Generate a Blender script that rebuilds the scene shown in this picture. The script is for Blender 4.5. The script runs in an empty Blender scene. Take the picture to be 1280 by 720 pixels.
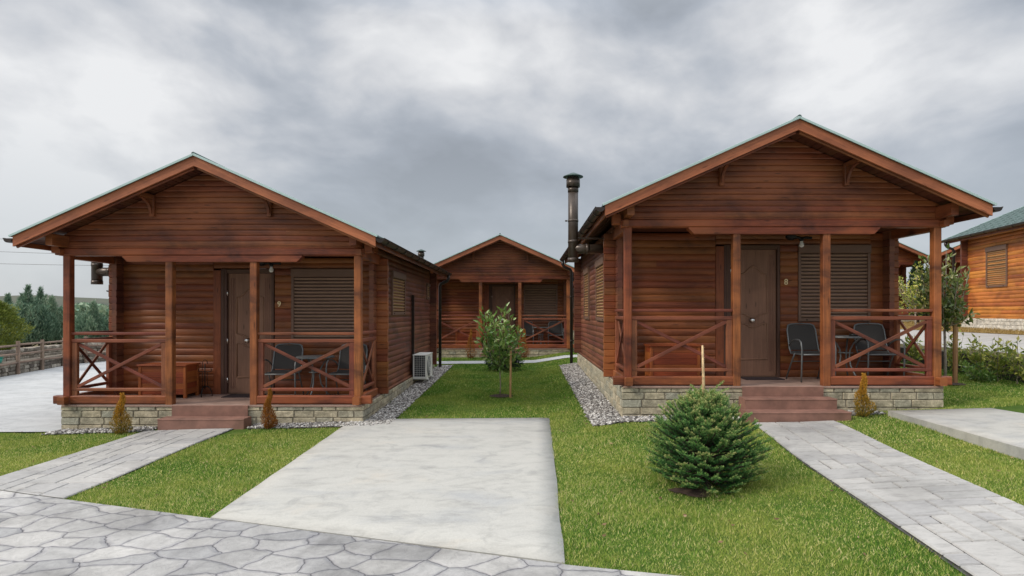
import bpy, math, random
import numpy as np
from mathutils import Vector, Matrix
random.seed(7); rng = np.random.default_rng(11)
R = math.radians
scene = bpy.context.scene
col = scene.collection

# ------------------------------------------------------------------ materials
def new_mat(name):
    m = bpy.data.materials.new(name); m.use_nodes = True
    nt = m.node_tree; nt.nodes.clear()
    out = nt.nodes.new('ShaderNodeOutputMaterial')
    bs = nt.nodes.new('ShaderNodeBsdfPrincipled')
    nt.links.new(bs.outputs[0], out.inputs[0])
    return m, nt, bs
def N(nt, typ, **kw):
    n = nt.nodes.new('ShaderNode' + typ)
    for k, v in kw.items(): setattr(n, k, v)
    return n
def setin(nt, node, key, val):
    s = node.inputs[key]
    if hasattr(val, 'is_output'): nt.links.new(val, s)
    else: s.default_value = val
def math_(nt, op, a, b=0.0, c=None, clamp=False):
    n = N(nt, 'Math', operation=op); n.use_clamp = clamp
    setin(nt, n, 0, a); setin(nt, n, 1, b)
    if c is not None: setin(nt, n, 2, c)
    return n.outputs[0]
def noise(nt, vec, scale, detail=4, rough=.55, dist=0.0):
    n = N(nt, 'TexNoise'); setin(nt, n, 'Vector', vec); n.inputs['Scale'].default_value = scale
    n.inputs['Detail'].default_value = detail; n.inputs['Roughness'].default_value = rough
    n.inputs['Distortion'].default_value = dist
    return n.outputs['Fac']
def ramp(nt, fac, stops, interp='LINEAR'):
    n = N(nt, 'ValToRGB'); cr = n.color_ramp; cr.interpolation = interp
    while len(cr.elements) > 1: cr.elements.remove(cr.elements[0])
    cr.elements[0].position = stops[0][0]
    def c4(c): return (c, c, c, 1) if not hasattr(c, '__len__') else (*c, 1)
    cr.elements[0].color = c4(stops[0][1])
    for p, c in stops[1:]:
        e = cr.elements.new(p); e.color = c4(c)
    setin(nt, n, 0, fac); return n.outputs[0]
def mix(nt, a, b, fac, mode='MIX'):
    n = N(nt, 'Mix', data_type='RGBA', blend_type=mode)
    setin(nt, n, 0, fac)
    for k, v in ((6, a), (7, b)):
        if hasattr(v, 'is_output'): nt.links.new(v, n.inputs[k])
        else: n.inputs[k].default_value = (*v, 1) if len(v) == 3 else v
    return n.outputs[2]
def bump(nt, bs, h, strength=.3, dist=.01):
    b = N(nt, 'Bump'); b.inputs['Strength'].default_value = strength; b.inputs['Distance'].default_value = dist
    setin(nt, b, 'Height', h); nt.links.new(b.outputs[0], bs.inputs['Normal'])
def objco(nt): return N(nt, 'TexCoord').outputs['Object']
def attr(nt, name): 
    n = N(nt, 'Attribute'); n.attribute_name = name; return n
def mapping(nt, vec, scale=(1,1,1), loc=(0,0,0), rot=(0,0,0)):
    n = N(nt, 'Mapping'); setin(nt, n, 'Vector', vec)
    n.inputs['Scale'].default_value = scale; n.inputs['Rotation'].default_value = rot
    setin(nt, n, 'Location', loc)
    return n.outputs[0]

def wood_mat(name, light, dark, rough=.42, stain=.55, gloss=.35):
    light = (light[0]*1.28, light[1]*1.30, light[2]*1.36); dark = (dark[0]*1.05, dark[1]*1.05, dark[2]*1.15)
    m, nt, bs = new_mat(name)
    uv = N(nt, 'TexCoord').outputs['UV']; rnd = attr(nt, 'rnd').outputs['Fac']
    cmb = N(nt, 'CombineXYZ')
    for i, k in enumerate((91.0, 37.0, 53.0)): setin(nt, cmb, i, math_(nt, 'MULTIPLY', rnd, k))
    vec = mapping(nt, uv, (1.4, 30, 1), cmb.outputs[0])
    g1 = noise(nt, vec, 1.6, 7, .68, .7)
    vec2 = mapping(nt, uv, (.5, 5, 1), cmb.outputs[0])
    g2 = noise(nt, vec2, 1.3, 3, .5, .3)
    g = math_(nt, 'ADD', math_(nt, 'MULTIPLY', g1, .6), math_(nt, 'MULTIPLY', g2, .4))
    c = ramp(nt, g, [(.33, dark), (.5, tuple((a+b)/2 for a, b in zip(light, dark))), (.66, light)])
    # board to board change
    hs = N(nt, 'HueSaturation'); setin(nt, hs, 'Color', c)
    setin(nt, hs, 'Value', math_(nt, 'MULTIPLY_ADD', rnd, .3, .82))
    setin(nt, hs, 'Hue', math_(nt, 'MULTIPLY_ADD', rnd, .022, .488))
    c = hs.outputs[0]
    # large uneven stain, darker blotches
    st = noise(nt, mapping(nt, objco(nt), (1.0, 1.0, 1.9)), 1.35, 5, .62, .5)
    stf = ramp(nt, st, [(.36, 1.0), (.52, .25), (.62, 0.0)])
    c = mix(nt, c, tuple(a*.36 + .004*i for i, a in enumerate(dark)), math_(nt, 'MULTIPLY', stf, stain))
    st2 = noise(nt, mapping(nt, objco(nt), (.7, .7, 1.2), (5, 3, 9)), 1.1, 3, .5)
    c = mix(nt, c, tuple(min(1, a*1.35) for a in light), math_(nt, 'MULTIPLY', ramp(nt, st2, [(.52, 0), (.72, 1)]), .4))
    # knots
    vo = N(nt, 'TexVoronoi'); setin(nt, vo, 'Vector', mapping(nt, uv, (1.6, 7, 1), cmb.outputs[0])); vo.inputs['Scale'].default_value = 1.3
    kn = ramp(nt, vo.outputs['Distance'], [(.03, 1), (.09, .6), (.13, 0)])
    c = mix(nt, c, tuple(a*.3 for a in dark), math_(nt, 'MULTIPLY', kn, .7))
    nt.links.new(c, bs.inputs['Base Color'])
    setin(nt, bs, 'Roughness', math_(nt, 'MULTIPLY_ADD', g1, .3, rough-.1))
    bs.inputs['Specular IOR Level'].default_value = gloss
    bump(nt, bs, g1, .25, .004)
    return m

def paint_mat(name, c, rough=.5, metal=0.0, var=.12, scale=6, bumps=0.0, spec=.5):
    m, nt, bs = new_mat(name)
    n = noise(nt, objco(nt), scale, 5, .6)
    f = ramp(nt, n, [(.3, 1-var), (.7, 1+var)])
    cc = mix(nt, c, f, 1.0, 'MULTIPLY')
    nt.links.new(cc, bs.inputs['Base Color'])
    setin(nt, bs, 'Roughness', math_(nt, 'MULTIPLY_ADD', n, .2, rough-.1))
    bs.inputs['Metallic'].default_value = metal; bs.inputs['Specular IOR Level'].default_value = spec
    if bumps: bump(nt, bs, noise(nt, objco(nt), scale*6, 4, .6), bumps, .004)
    return m

M = {}
M['post'] = wood_mat('post_wood', (.32, .10, .033), (.105, .03, .012), stain=.85)
M['rail'] = wood_mat('rail_wood', (.255, .08, .038), (.10, .03, .016), stain=.6)
M['barge'] = wood_mat('barge_wood', (.46, .17, .068), (.25, .082, .032), stain=.45)
M['gable'] = wood_mat('gable_wood', (.265, .084, .031), (.12, .034, .014), stain=.6)
M['log'] = wood_mat('log_wood', (.29, .094, .03), (.12, .035, .012), stain=.5)
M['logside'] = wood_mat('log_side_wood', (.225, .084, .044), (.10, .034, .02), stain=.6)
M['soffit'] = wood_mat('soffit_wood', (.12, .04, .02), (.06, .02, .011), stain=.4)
M['chest'] = wood_mat('chest_wood', (.38, .105, .028), (.21, .052, .016), stain=.3)
M['stake'] = wood_mat('stake_wood', (.5, .3, .13), (.3, .16, .06), stain=.2)
M['fence'] = wood_mat('fence_wood', (.3, .22, .16), (.15, .1, .07), stain=.3, rough=.8)
M['door'] = wood_mat('door_laminate', (.22, .112, .07), (.155, .078, .048), stain=.1, rough=.5)
M['doorframe'] = wood_mat('door_frame_laminate', (.105, .055, .035), (.07, .035, .023), stain=.1, rough=.5)
M['shutter'] = paint_mat('shutter_brown', (.30, .19, .135), .36, 0, .08)
M['shutterframe'] = paint_mat('shutter_frame_brown', (.17, .098, .066), .5, 0, .1)
M['slatgap'] = paint_mat('slat_gap', (.06, .036, .026), .8)
M['shutter_gold'] = paint_mat('shutter_side_brown', (.36, .21, .09), .5, 0, .1)
M['orange'] = wood_mat('sunlit_orange_wood', (.62, .22, .045), (.24, .07, .018), stain=.5)  # log wood with warm sunlight painted into its colour, for the far right cabin
M['roofmetal'] = paint_mat('roof_green', (.085, .135, .125), .5, .2, .2, 3)
M['edgeglint'] = paint_mat('drip_edge_sky_glint', (.42, .56, .54), .4, .1, .08, 3)  # bright sky reflection along the roof edge, painted in as pale mint
M['gutter'] = paint_mat('gutter_brown', (.032, .024, .02), .35, .3, .25, 5)
M['flue'] = paint_mat('flue_brown', (.062, .045, .034), .35, .25, .2, 7)
M['flue_cap'] = paint_mat('flue_cap_green', (.05, .085, .075), .5, .3, .2, 7)
M['iron'] = paint_mat('black_iron', (.02, .02, .02), .45, .6, .2, 9)
M['chrome'] = paint_mat('brushed_steel', (.75, .74, .72), .25, 1.0, .05, 9)
M['tube'] = paint_mat('grey_tube', (.15, .16, .165), .45, .4, .1, 9)
M['brass'] = paint_mat('brass', (.75, .6, .35), .35, .7, .1, 12)
M['bulb'] = paint_mat('bulb_white', (.8, .8, .78), .3, 0, .02)
M['ac'] = paint_mat('ac_white', (.78, .78, .74), .5, 0, .06, 3)
M['acdark'] = paint_mat('ac_dark', (.02, .025, .035), .6, 0, .2, 20)
M['stepred'] = paint_mat('step_red', (.225, .115, .085), .75, 0, .28, 5, .3)
M['deck'] = paint_mat('deck_tile', (.3, .2, .16), .7, 0, .25, 4, .2)
M['mortar'] = paint_mat('mortar', (.3, .255, .2), .95, 0, .25, 9, .6)
M['mat_dark'] = paint_mat('doormat', (.035, .022, .025), .95, 0, .3, 40, .6)
M['turq'] = paint_mat('turquoise_plastic', (.03, .36, .28), .4, 0, .1)
M['red'] = paint_mat('red_canvas', (.5, .05, .04), .8, 0, .15)
M['bark'] = paint_mat('bark', (.3, .25, .2), .9, 0, .35, 20, .8)
M['barkdark'] = paint_mat('bark_dark', (.07, .05, .04), .9, 0, .35, 20, .8)
M['soil'] = paint_mat('soil', (.05, .03, .02), 1, 0, .5, 18, 1.0)
M['retain'] = paint_mat('retaining_concrete', (.06, .05, .045), .95, 0, .35, 3, .6)
M['cable'] = paint_mat('cable', (.2, .2, .21), .7)

def sling_mat():
    m, nt, bs = new_mat('sling_mesh')
    w = N(nt, 'TexWave', wave_type='BANDS', bands_direction='Z'); setin(nt, w, 'Vector', objco(nt)); w.inputs['Scale'].default_value = 90
    c = ramp(nt, w.outputs['Fac'], [(0, (.042, .039, .037)), (1, (.075, .07, .067))])
    nt.links.new(c, bs.inputs['Base Color']); bs.inputs['Roughness'].default_value = .9; bs.inputs['Specular IOR Level'].default_value = .15
    return m
M['sling'] = sling_mat()

def stone_mat(name, cols, rough=.9):
    m, nt, bs = new_mat(name)
    rnd = attr(nt, 'rnd').outputs['Fac']
    n = noise(nt, objco(nt), 9, 6, .65, .4); n2 = noise(nt, objco(nt), 45, 4, .7)
    c = ramp(nt, rnd, cols)
    c = mix(nt, c, ramp(nt, n, [(.3, .5), (.55, 1.0), (.7, 1.3)]), 1.0, 'MULTIPLY')
    c = mix(nt, c, ramp(nt, n2, [(.35, .8), (.65, 1.15)]), 1.0, 'MULTIPLY')
    nt.links.new(c, bs.inputs['Base Color']); bs.inputs['Roughness'].default_value = rough
    bump(nt, bs, math_(nt, 'ADD', n, math_(nt, 'MULTIPLY', n2, .4)), .8, .015)
    return m
M['stone'] = stone_mat('plinth_stone', [(0, (.38, .345, .25)), (.35, (.46, .40, .28)), (.7, (.34, .33, .26)), (1, (.54, .47, .33))])
M['palestone'] = stone_mat('pale_stone', [(0, (.66, .62, .54)), (1, (.78, .74, .65))])
M['pebble'] = stone_mat('pebble', [(0, (.09, .085, .08)), (.35, (.26, .24, .22)), (.65, (.45, .43, .4)), (1, (.75, .73, .7))])
M['rubble'] = stone_mat('rubble', [(0, (.14, .12, .1)), (.5, (.3, .27, .22)), (1, (.48, .44, .37))])

def concrete_mat(name, base, warm, dark, sc=1.0):
    m, nt, bs = new_mat(name); o = objco(nt)
    n1 = noise(nt, mapping(nt, o, (1, 1.8, 1)), .9*sc, 6, .6, .6)
    n2 = noise(nt, mapping(nt, o, (1.5, 3.2, 1)), 1.9*sc, 7, .72, .6)
    n3 = noise(nt, o, 60, 3, .7)
    c = ramp(nt, n1, [(.3, dark), (.47, base), (.6, base), (.75, warm)])
    c = mix(nt, c, ramp(nt, n2, [(.32, .72), (.5, 1), (.7, 1.08)]), .75, 'MULTIPLY')
    n5 = noise(nt, mapping(nt, o, (1, 1, 1), (7, 2, 0)), 3.1, 5, .65, 1.2)
    c = mix(nt, c, tuple(a*.62 for a in dark), math_(nt, 'MULTIPLY', ramp(nt, n5, [(.54, 0), (.72, 1)]), .45))
    c = mix(nt, c, ramp(nt, n3, [(.3, .9), (.7, 1.08)]), .8, 'MULTIPLY')
    nt.links.new(c, bs.inputs['Base Color']); bs.inputs['Roughness'].default_value = .85
    bump(nt, bs, math_(nt, 'ADD', n3, math_(nt, 'MULTIPLY', n2, 2)), .35, .006)
    return m
M['slab'] = concrete_mat('slab_concrete', (.43, .425, .395), (.47, .44, .385), (.355, .36, .355))
M['drive'] = concrete_mat('drive_concrete', (.44, .45, .45), (.47, .465, .45), (.36, .37, .375), .6)
M['roadc'] = concrete_mat('road_concrete', (.38, .37, .35), (.42, .4, .37), (.3, .3, .29), .6)

def stamped_mat():
    m, nt, bs = new_mat('stamped_concrete'); o = objco(nt)
    wv = N(nt, 'TexNoise'); setin(nt, wv, 'Vector', o); wv.inputs['Scale'].default_value = 3.2; wv.inputs['Detail'].default_value = 4
    w = N(nt, 'VectorMath', operation='SCALE'); setin(nt, w, 0, wv.outputs['Color']); w.inputs['Scale'].default_value = .22
    ad = N(nt, 'VectorMath', operation='ADD'); setin(nt, ad, 0, mapping(nt, o, (.9, 1.35, 1), rot=(0, 0, .5))); setin(nt, ad, 1, w.outputs[0])
    v = N(nt, 'TexVoronoi', feature='DISTANCE_TO_EDGE', voronoi_dimensions='2D'); setin(nt, v, 'Vector', ad.outputs[0]); v.inputs['Scale'].default_value = 3.3
    v.inputs['Randomness'].default_value = .85
    v2 = N(nt, 'TexVoronoi', feature='F1', voronoi_dimensions='2D'); setin(nt, v2, 'Vector', ad.outputs[0]); v2.inputs['Scale'].default_value = 3.3
    v2.inputs['Randomness'].default_value = .85
    sep = N(nt, 'SeparateColor'); nt.links.new(v2.outputs['Color'], sep.inputs[0])
    n1 = noise(nt, o, 1.1, 5, .6, .5); n2 = noise(nt, o, 14, 6, .7, .8); n3 = noise(nt, o, 70, 3, .7)
    c = ramp(nt, sep.outputs[0], [(0, (.31, .31, .31)), (.5, (.37, .365, .355)), (1, (.43, .42, .40))])
    c = mix(nt, c, ramp(nt, n1, [(.33, .55), (.5, .95), (.65, 1.2)]), .95, 'MULTIPLY')
    c = mix(nt, c, ramp(nt, n2, [(.3, .78), (.6, 1.1)]), .8, 'MULTIPLY')
    gr = ramp(nt, v.outputs['Distance'], [(.0, 0), (.006, .2), (.02, 1)])
    sh = ramp(nt, v.outputs['Distance'], [(.0, 0), (.12, 1)])
    c = mix(nt, (.19, .19, .195), c, math_(nt, 'MULTIPLY_ADD', gr, .6, .4))
    c = mix(nt, mix(nt, c, (.8, .8, .85), 1.0, 'MULTIPLY'), c, sh)
    nt.links.new(c, bs.inputs['Base Color']); bs.inputs['Roughness'].default_value = .72
    h = math_(nt, 'ADD', math_(nt, 'MULTIPLY', gr, 1.0), math_(nt, 'ADD', math_(nt, 'MULTIPLY', sh, .7), math_(nt, 'MULTIPLY', n2, .9)))
    h = math_(nt, 'ADD', h, math_(nt, 'MULTIPLY', n3, .25))
    bump(nt, bs, h, .8, .015)
    return m
M['stamped'] = stamped_mat()
def tile_mat():
    m, nt, bs = new_mat('stamped_ashlar'); o = objco(nt)
    rnd = attr(nt, 'rnd').outputs['Fac']
    n1 = noise(nt, o, 1.3, 5, .6, .5); n2 = noise(nt, mapping(nt, o, (1, 2.5, 1)), 9, 6, .7, .8); n3 = noise(nt, o, 70, 3, .7)
    c = ramp(nt, rnd, [(0, (.35, .345, .34)), (.5, (.39, .385, .37)), (1, (.43, .42, .40))])
    c = mix(nt, c, ramp(nt, n1, [(.33, .72), (.5, .96), (.65, 1.05)]), .9, 'MULTIPLY')
    c = mix(nt, c, ramp(nt, n2, [(.32, .68), (.5, 1), (.65, 1.08)]), .75, 'MULTIPLY')
    nt.links.new(c, bs.inputs['Base Color']); bs.inputs['Roughness'].default_value = .75
    bump(nt, bs, math_(nt, 'ADD', n2, math_(nt, 'MULTIPLY', n3, .3)), .5, .01)
    return m
M['ashlar'] = tile_mat()
M['groove'] = paint_mat('groove', (.11, .108, .106), .95, 0, .2, 9)

def ground_mat(name, stops, sc=3.0):
    m, nt, bs = new_mat(name); o = objco(nt)
    n1 = noise(nt, o, .35*sc, 4, .6); n2 = noise(nt, o, 14*sc, 5, .75)
    f = math_(nt, 'ADD', math_(nt, 'MULTIPLY', n1, .5), math_(nt, 'MULTIPLY', n2, .5))
    nt.links.new(ramp(nt, f, stops), bs.inputs['Base Color']); bs.inputs['Roughness'].default_value = 1
    bs.inputs['Specular IOR Level'].default_value = .1
    bump(nt, bs, n2, .8, .03)
    return m
M['lawn'] = ground_mat('lawn_soil', [(.35, (.04, .08, .015)), (.5, (.08, .14, .025)), (.65, (.17, .2, .05))])
M['ground'] = ground_mat('rough_ground', [(.35, (.06, .055, .03)), (.5, (.11, .1, .05)), (.65, (.17, .14, .08))], 1.0)
M['dry'] = ground_mat('dry_grass', [(.35, (.16, .11, .04)), (.5, (.3, .21, .085)), (.65, (.38, .27, .12))], 2.0)
M['hill'] = ground_mat('hill', [(.35, (.06, .07, .06)), (.5, (.1, .11, .085)), (.65, (.14, .13, .1))], .05)

def leaf_mat(name, stops, rough=.5, trans=.25, patch=None, spec=.4):
    m, nt, bs = new_mat(name)
    rnd = attr(nt, 'rnd').outputs['Fac']
    c = ramp(nt, rnd, stops)
    if patch:
        n = noise(nt, objco(nt), patch[0], 4, .6)
        c = mix(nt, c, patch[1], math_(nt, 'MULTIPLY', ramp(nt, n, [(.45, 0), (.62, 1)]), patch[2]))
    nt.links.new(c, bs.inputs['Base Color']); bs.inputs['Roughness'].default_value = rough
    bs.inputs['Specular IOR Level'].default_value = spec
    tr = N(nt, 'BsdfTranslucent'); nt.links.new(c, tr.inputs[0])
    mx = N(nt, 'MixShader'); mx.inputs[0].default_value = trans
    nt.links.new(bs.outputs[0], mx.inputs[1]); nt.links.new(tr.outputs[0], mx.inputs[2])
    out = [n for n in nt.nodes if n.type == 'OUTPUT_MATERIAL'][0]
    nt.links.new(mx.outputs[0], out.inputs[0])
    return m
M['grass'] = leaf_mat('grass_blade', [(0, (.035, .11, .014)), (.3, (.115, .26, .032)), (.6, (.30, .43, .075)), (.8, (.7, .67, .22)), (1, (.98, .82, .45))], .6, .35, (.9, (.5, .5, .12), .4), .2)
M['drygrass'] = leaf_mat('dry_grass_blade', [(0, (.22, .16, .05)), (.5, (.38, .27, .1)), (1, (.5, .38, .18))], .7, .3, None, .2)
M['fir'] = leaf_mat('fir_needles', [(0, (.012, .04, .012)), (.3, (.035, .125, .035)), (.6, (.085, .25, .065)), (.85, (.22, .38, .1)), (1, (.45, .46, .17))], .5, .2)
M['laurel'] = leaf_mat('laurel_leaves', [(0, (.055, .13, .025)), (.4, (.15, .28, .055)), (.7, (.3, .42, .1)), (.86, (.5, .52, .2)), (1, (.45, .2, .07))], .3, .2, None, .6)
M['laurel2'] = leaf_mat('laurel_leaves_autumn', [(0, (.06, .11, .022)), (.4, (.15, .21, .05)), (.65, (.32, .34, .1)), (.85, (.55, .45, .18)), (1, (.6, .26, .08))], .3, .2, None, .6)
M['cypress'] = leaf_mat('cypress_leaves', [(0, (.07, .14, .09)), (.5, (.21, .33, .22)), (1, (.42, .5, .34))], .7, .15)
M['olive'] = leaf_mat('yellow_green_leaves', [(0, (.1, .14, .02)), (.5, (.22, .27, .045)), (1, (.4, .38, .09))], .6, .25)
M['hedge'] = leaf_mat('hedge_leaves', [(0, (.08, .15, .03)), (.4, (.26, .33, .06)), (.7, (.6, .58, .13)), (1, (.8, .7, .3))], .4, .25)
M['golden'] = leaf_mat('golden_thuja', [(0, (.12, .13, .02)), (.3, (.3, .2, .025)), (.7, (.55, .28, .03)), (1, (.65, .36, .06))], .7, .2)
M['rusty'] = leaf_mat('rusty_thuja', [(0, (.16, .06, .015)), (.4, (.33, .12, .02)), (1, (.52, .24, .04))], .7, .2)
M['deepgreen'] = leaf_mat('deep_green', [(0, (.01, .03, .012)), (.5, (.02, .055, .022)), (1, (.04, .09, .035))], .6, .15)
M['wood_bark_leader'] = paint_mat('bare_leader', (.55, .4, .22), .8, 0, .3, 30)

# ------------------------------------------------------------------ mesh builder
class MB:
    def __init__(s, T=None):
        s.v = []; s.f = []; s.uv = []; s.r = []; s.sm = []; s.mi = []; s.T = T; s.cm = 0
    def P(s, p):
        p = Vector(p)
        if s.T is not None: p = s.T @ p
        s.v.append(tuple(p)); return len(s.v)-1
    def F(s, idx, uv=None, r=0.5, smooth=False):
        s.f.append(tuple(idx)); s.uv.extend(uv if uv else [(0, 0)]*len(idx)); s.r.append(r); s.sm.append(smooth); s.mi.append(s.cm)
    def beam(s, p0, p1, w, h, up=(0,0,1), ch=.006, r=None, caps=True):
        """bar of width w (sideways) and height h (along up) with chamfered edges"""
        p0 = Vector(p0); p1 = Vector(p1); d = (p1-p0); L = d.length; d.normalize()
        up = Vector(up); side = d.cross(up)
        if side.length < 1e-5: up = Vector((0,1,0)); side = d.cross(up)
        side.normalize(); up = side.cross(d).normalized()
        a, b = w/2, h/2; c = min(ch, a*.6, b*.6)
        prof = [(-a+c,-b),(a-c,-b),(a,-b+c),(a,b-c),(a-c,b),(-a+c,b),(-a,b-c),(-a,-b+c)]
        r = random.random() if r is None else r
        i0 = [s.P(p0+side*x+up*z) for x, z in prof]; i1 = [s.P(p1+side*x+up*z) for x, z in prof]
        u0 = random.random()*7; per = 0
        for k in range(8):
            k2 = (k+1) % 8; l = math.dist(prof[k], prof[k2])
            s.F((i0[k], i0[k2], i1[k2], i1[k]), [(u0, per), (u0, per+l), (u0+L, per+l), (u0+L, per)], r); per += l
        if caps:
            s.F(i0[::-1], [(u0+x*.3, z) for x, z in prof[::-1]], r); s.F(i1, [(u0+x*.3, z) for x, z in prof], r)
    def box(s, x0, x1, y0, y1, z0, z1, ch=.004, grain='x', r=None):
        if grain == 'x': s.beam((x0,(y0+y1)/2,(z0+z1)/2), (x1,(y0+y1)/2,(z0+z1)/2), abs(y1-y0), abs(z1-z0), ch=ch, r=r)
        elif grain == 'y': s.beam(((x0+x1)/2,y0,(z0+z1)/2), ((x0+x1)/2,y1,(z0+z1)/2), abs(x1-x0), abs(z1-z0), ch=ch, r=r)
        else: s.beam(((x0+x1)/2,(y0+y1)/2,z0), ((x0+x1)/2,(y0+y1)/2,z1), abs(x1-x0), abs(y1-y0), up=(0,1,0), ch=ch, r=r)
    def tube(s, pts, rad, n=8, r=.5, caps=True):
        pts = [Vector(p) for p in pts]; rad = rad if hasattr(rad, '__len__') else [rad]*len(pts)
        rings = []; prev = None
        for i, p in enumerate(pts):
            d = (pts[min(i+1, len(pts)-1)] - pts[max(i-1, 0)]).normalized()
            if prev is None:
                a = d.orthogonal().normalized()
            else:
                a = (prev - d*prev.dot(d))
                a = a.normalized() if a.length > 1e-6 else d.orthogonal().normalized()
            prev = a; b = d.cross(a)
            rings.append([s.P(p + (a*math.cos(2*math.pi*k/n)+b*math.sin(2*math.pi*k/n))*rad[i]) for k in range(n)])
        for i in range(len(rings)-1):
            for k in range(n):
                k2 = (k+1) % n
                s.F((rings[i][k], rings[i][k2], rings[i+1][k2], rings[i+1][k]), [(i*.1, k/n), (i*.1, (k+1)/n), (i*.1+.1, (k+1)/n), (i*.1+.1, k/n)], r, True)
        if caps: s.F(rings[0][::-1], None, r); s.F(rings[-1], None, r)
    def lathe(s, prof, c=(0,0,0), n=24, r=.5):
        c = Vector(c); rings = []
        for rr, z in prof: rings.append([s.P(c+Vector((rr*math.cos(2*math.pi*k/n), rr*math.sin(2*math.pi*k/n), z))) for k in range(n)])
        for i in range(len(rings)-1):
            for k in range(n):
                k2 = (k+1) % n; s.F((rings[i][k], rings[i][k2], rings[i+1][k2], rings[i+1][k]), None, r, True)
    def quad(s, a, b, c, d, r=.5, uv=None):
        s.F([s.P(p) for p in (a, b, c, d)], uv or [(0,0),(1,0),(1,1),(0,1)], r)
    def extrude(s, poly, y0, y1, r=None):
        """polygon in xz, extruded along y"""
        r = random.random() if r is None else r
        a = [s.P((x, y0, z)) for x, z in poly]; b = [s.P((x, y1, z)) for x, z in poly]; n = len(poly)
        s.F(a, [(x, z) for x, z in poly], r); s.F(b[::-1], [(x, z) for x, z in poly[::-1]], r)
        for k in range(n):
            k2 = (k+1) % n; s.F((a[k2], a[k], b[k], b[k2]), [(poly[k2][0], poly[k2][1]), (poly[k][0], poly[k][1]), (poly[k][0], poly[k][1]+.1), (poly[k2][0], poly[k2][1]+.1)], r)
    def logs(s, x0, x1, z0, z1, y, pitch=.115, bulge=.015, lim=None, joint=None, thick=.06, ex=2.4):
        """wall of half-round logs in the local xz plane, faces -y. lim(z)->(xa,xb)"""
        nl = max(1, round((z1-z0)/pitch)); p = (z1-z0)/nl; TS = [0, .035, .1, .3, .6, .85, .95, 1]; m = len(TS)-1
        for i in range(nl):
            za = z0+i*p; cuts = [x0, x1]
            if joint and random.random() < joint: cuts = [x0, x0+(x1-x0)*random.uniform(.2, .8), x1]
            r0 = random.random()
            for j in range(len(cuts)-1):
                r = (r0 + j*.37) % 1; u0 = random.random()*9
                rows = []
                for k in range(m+1):
                    t = TS[k]; z = za+p*t; yy = y-bulge*(max(0, 1-abs(2*t-1)**ex))
                    xa, xb = cuts[j], cuts[j+1]
                    if lim:
                        la, lb = lim(z); xa = max(xa, la); xb = min(xb, lb)
                        if xb < xa: xa = xb = (la+lb)/2 if la < lb else min(max((la+lb)/2, cuts[j]), cuts[j+1])
                    rows.append((s.P((xa, yy, z)), s.P((xb, yy, z)), xa, xb, t*p*1.2))
                for k in range(m):
                    a, b = rows[k], rows[k+1]
                    if a[3]-a[2] < 1e-4 and b[3]-b[2] < 1e-4: continue
                    s.F((a[0], a[1], b[1], b[0]), [(u0+a[2], a[4]), (u0+a[3], a[4]), (u0+b[3], b[4]), (u0+b[2], b[4])], r, True)
        if not lim:
            e = .003
            s.box(x0, x1, y-.0005+e, y+thick, z0+e, z1-e, ch=.001, grain='x')
    def build(s, name, mat, parent=None, label=None):
        me = bpy.data.meshes.new(name); me.from_pydata(s.v, [], s.f)
        uvl = me.uv_layers.new(name='UVMap'); uvl.data.foreach_set('uv', np.array(s.uv, dtype=np.float32).ravel())
        at = me.attributes.new('rnd', 'FLOAT', 'FACE'); at.data.foreach_set('value', np.array(s.r, dtype=np.float32))
        me.polygons.foreach_set('use_smooth', np.array(s.sm, dtype=bool))
        for mm in (mat if isinstance(mat, (list, tuple)) else [mat]): me.materials.append(mm)
        if isinstance(mat, (list, tuple)): me.polygons.foreach_set('material_index', np.array(s.mi, dtype=np.int32))
        me.update()
        o = bpy.data.objects.new(name, me); col.objects.link(o)
        if parent: o.parent = parent
        if label: o['label'] = label
        return o
def np_tris(name, V, F, rnd, mats, parent=None, mi=None):
    """V (n,3), F (m,k) same k for all faces"""
    me = bpy.data.meshes.new(name); k = F.shape[1]; m = len(F)
    me.vertices.add(len(V)); me.vertices.foreach_set('co', np.asarray(V, dtype=np.float32).ravel())
    me.loops.add(m*k); me.loops.foreach_set('vertex_index', F.astype(np.int32).ravel())
    me.polygons.add(m); me.polygons.foreach_set('loop_start', np.arange(0, m*k, k, dtype=np.int32))
    try: me.polygons.foreach_set('loop_total', np.full(m, k, dtype=np.int32))
    except Exception: pass
    at = me.attributes.new('rnd', 'FLOAT', 'FACE'); at.data.foreach_set('value', np.asarray(rnd, dtype=np.float32))
    for mm in (mats if isinstance(mats, (list, tuple)) else [mats]): me.materials.append(mm)
    me.update(calc_edges=True); me.validate()
    o = bpy.data.objects.new(name, me); col.objects.link(o)
    if parent: o.parent = parent
    return o
def tag(o, label=None, cat=None, group=None, kind=None):
    if label: o['label'] = label
    if cat: o['category'] = cat
    if group: o['group'] = group
    if kind: o['kind'] = kind
    return o
def thing(name, label, cat, loc=(0,0,0), rz=0, group=None):
    o = bpy.data.objects.new(name, None); col.objects.link(o); o.location = loc; o.rotation_euler = (0,0,rz)
    o.empty_display_size = .2
    return tag(o, label, cat, group)
def kids(o): return [c for c in bpy.data.objects if c.parent == o]
def copy_tree(o, parent=None, skip=()):
    c = o.copy(); col.objects.link(c)
    if parent: c.parent = parent
    for ch in kids(o):
        if ch.name.split('.')[0] in skip: continue
        copy_tree(ch, c, skip)
    return c

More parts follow.
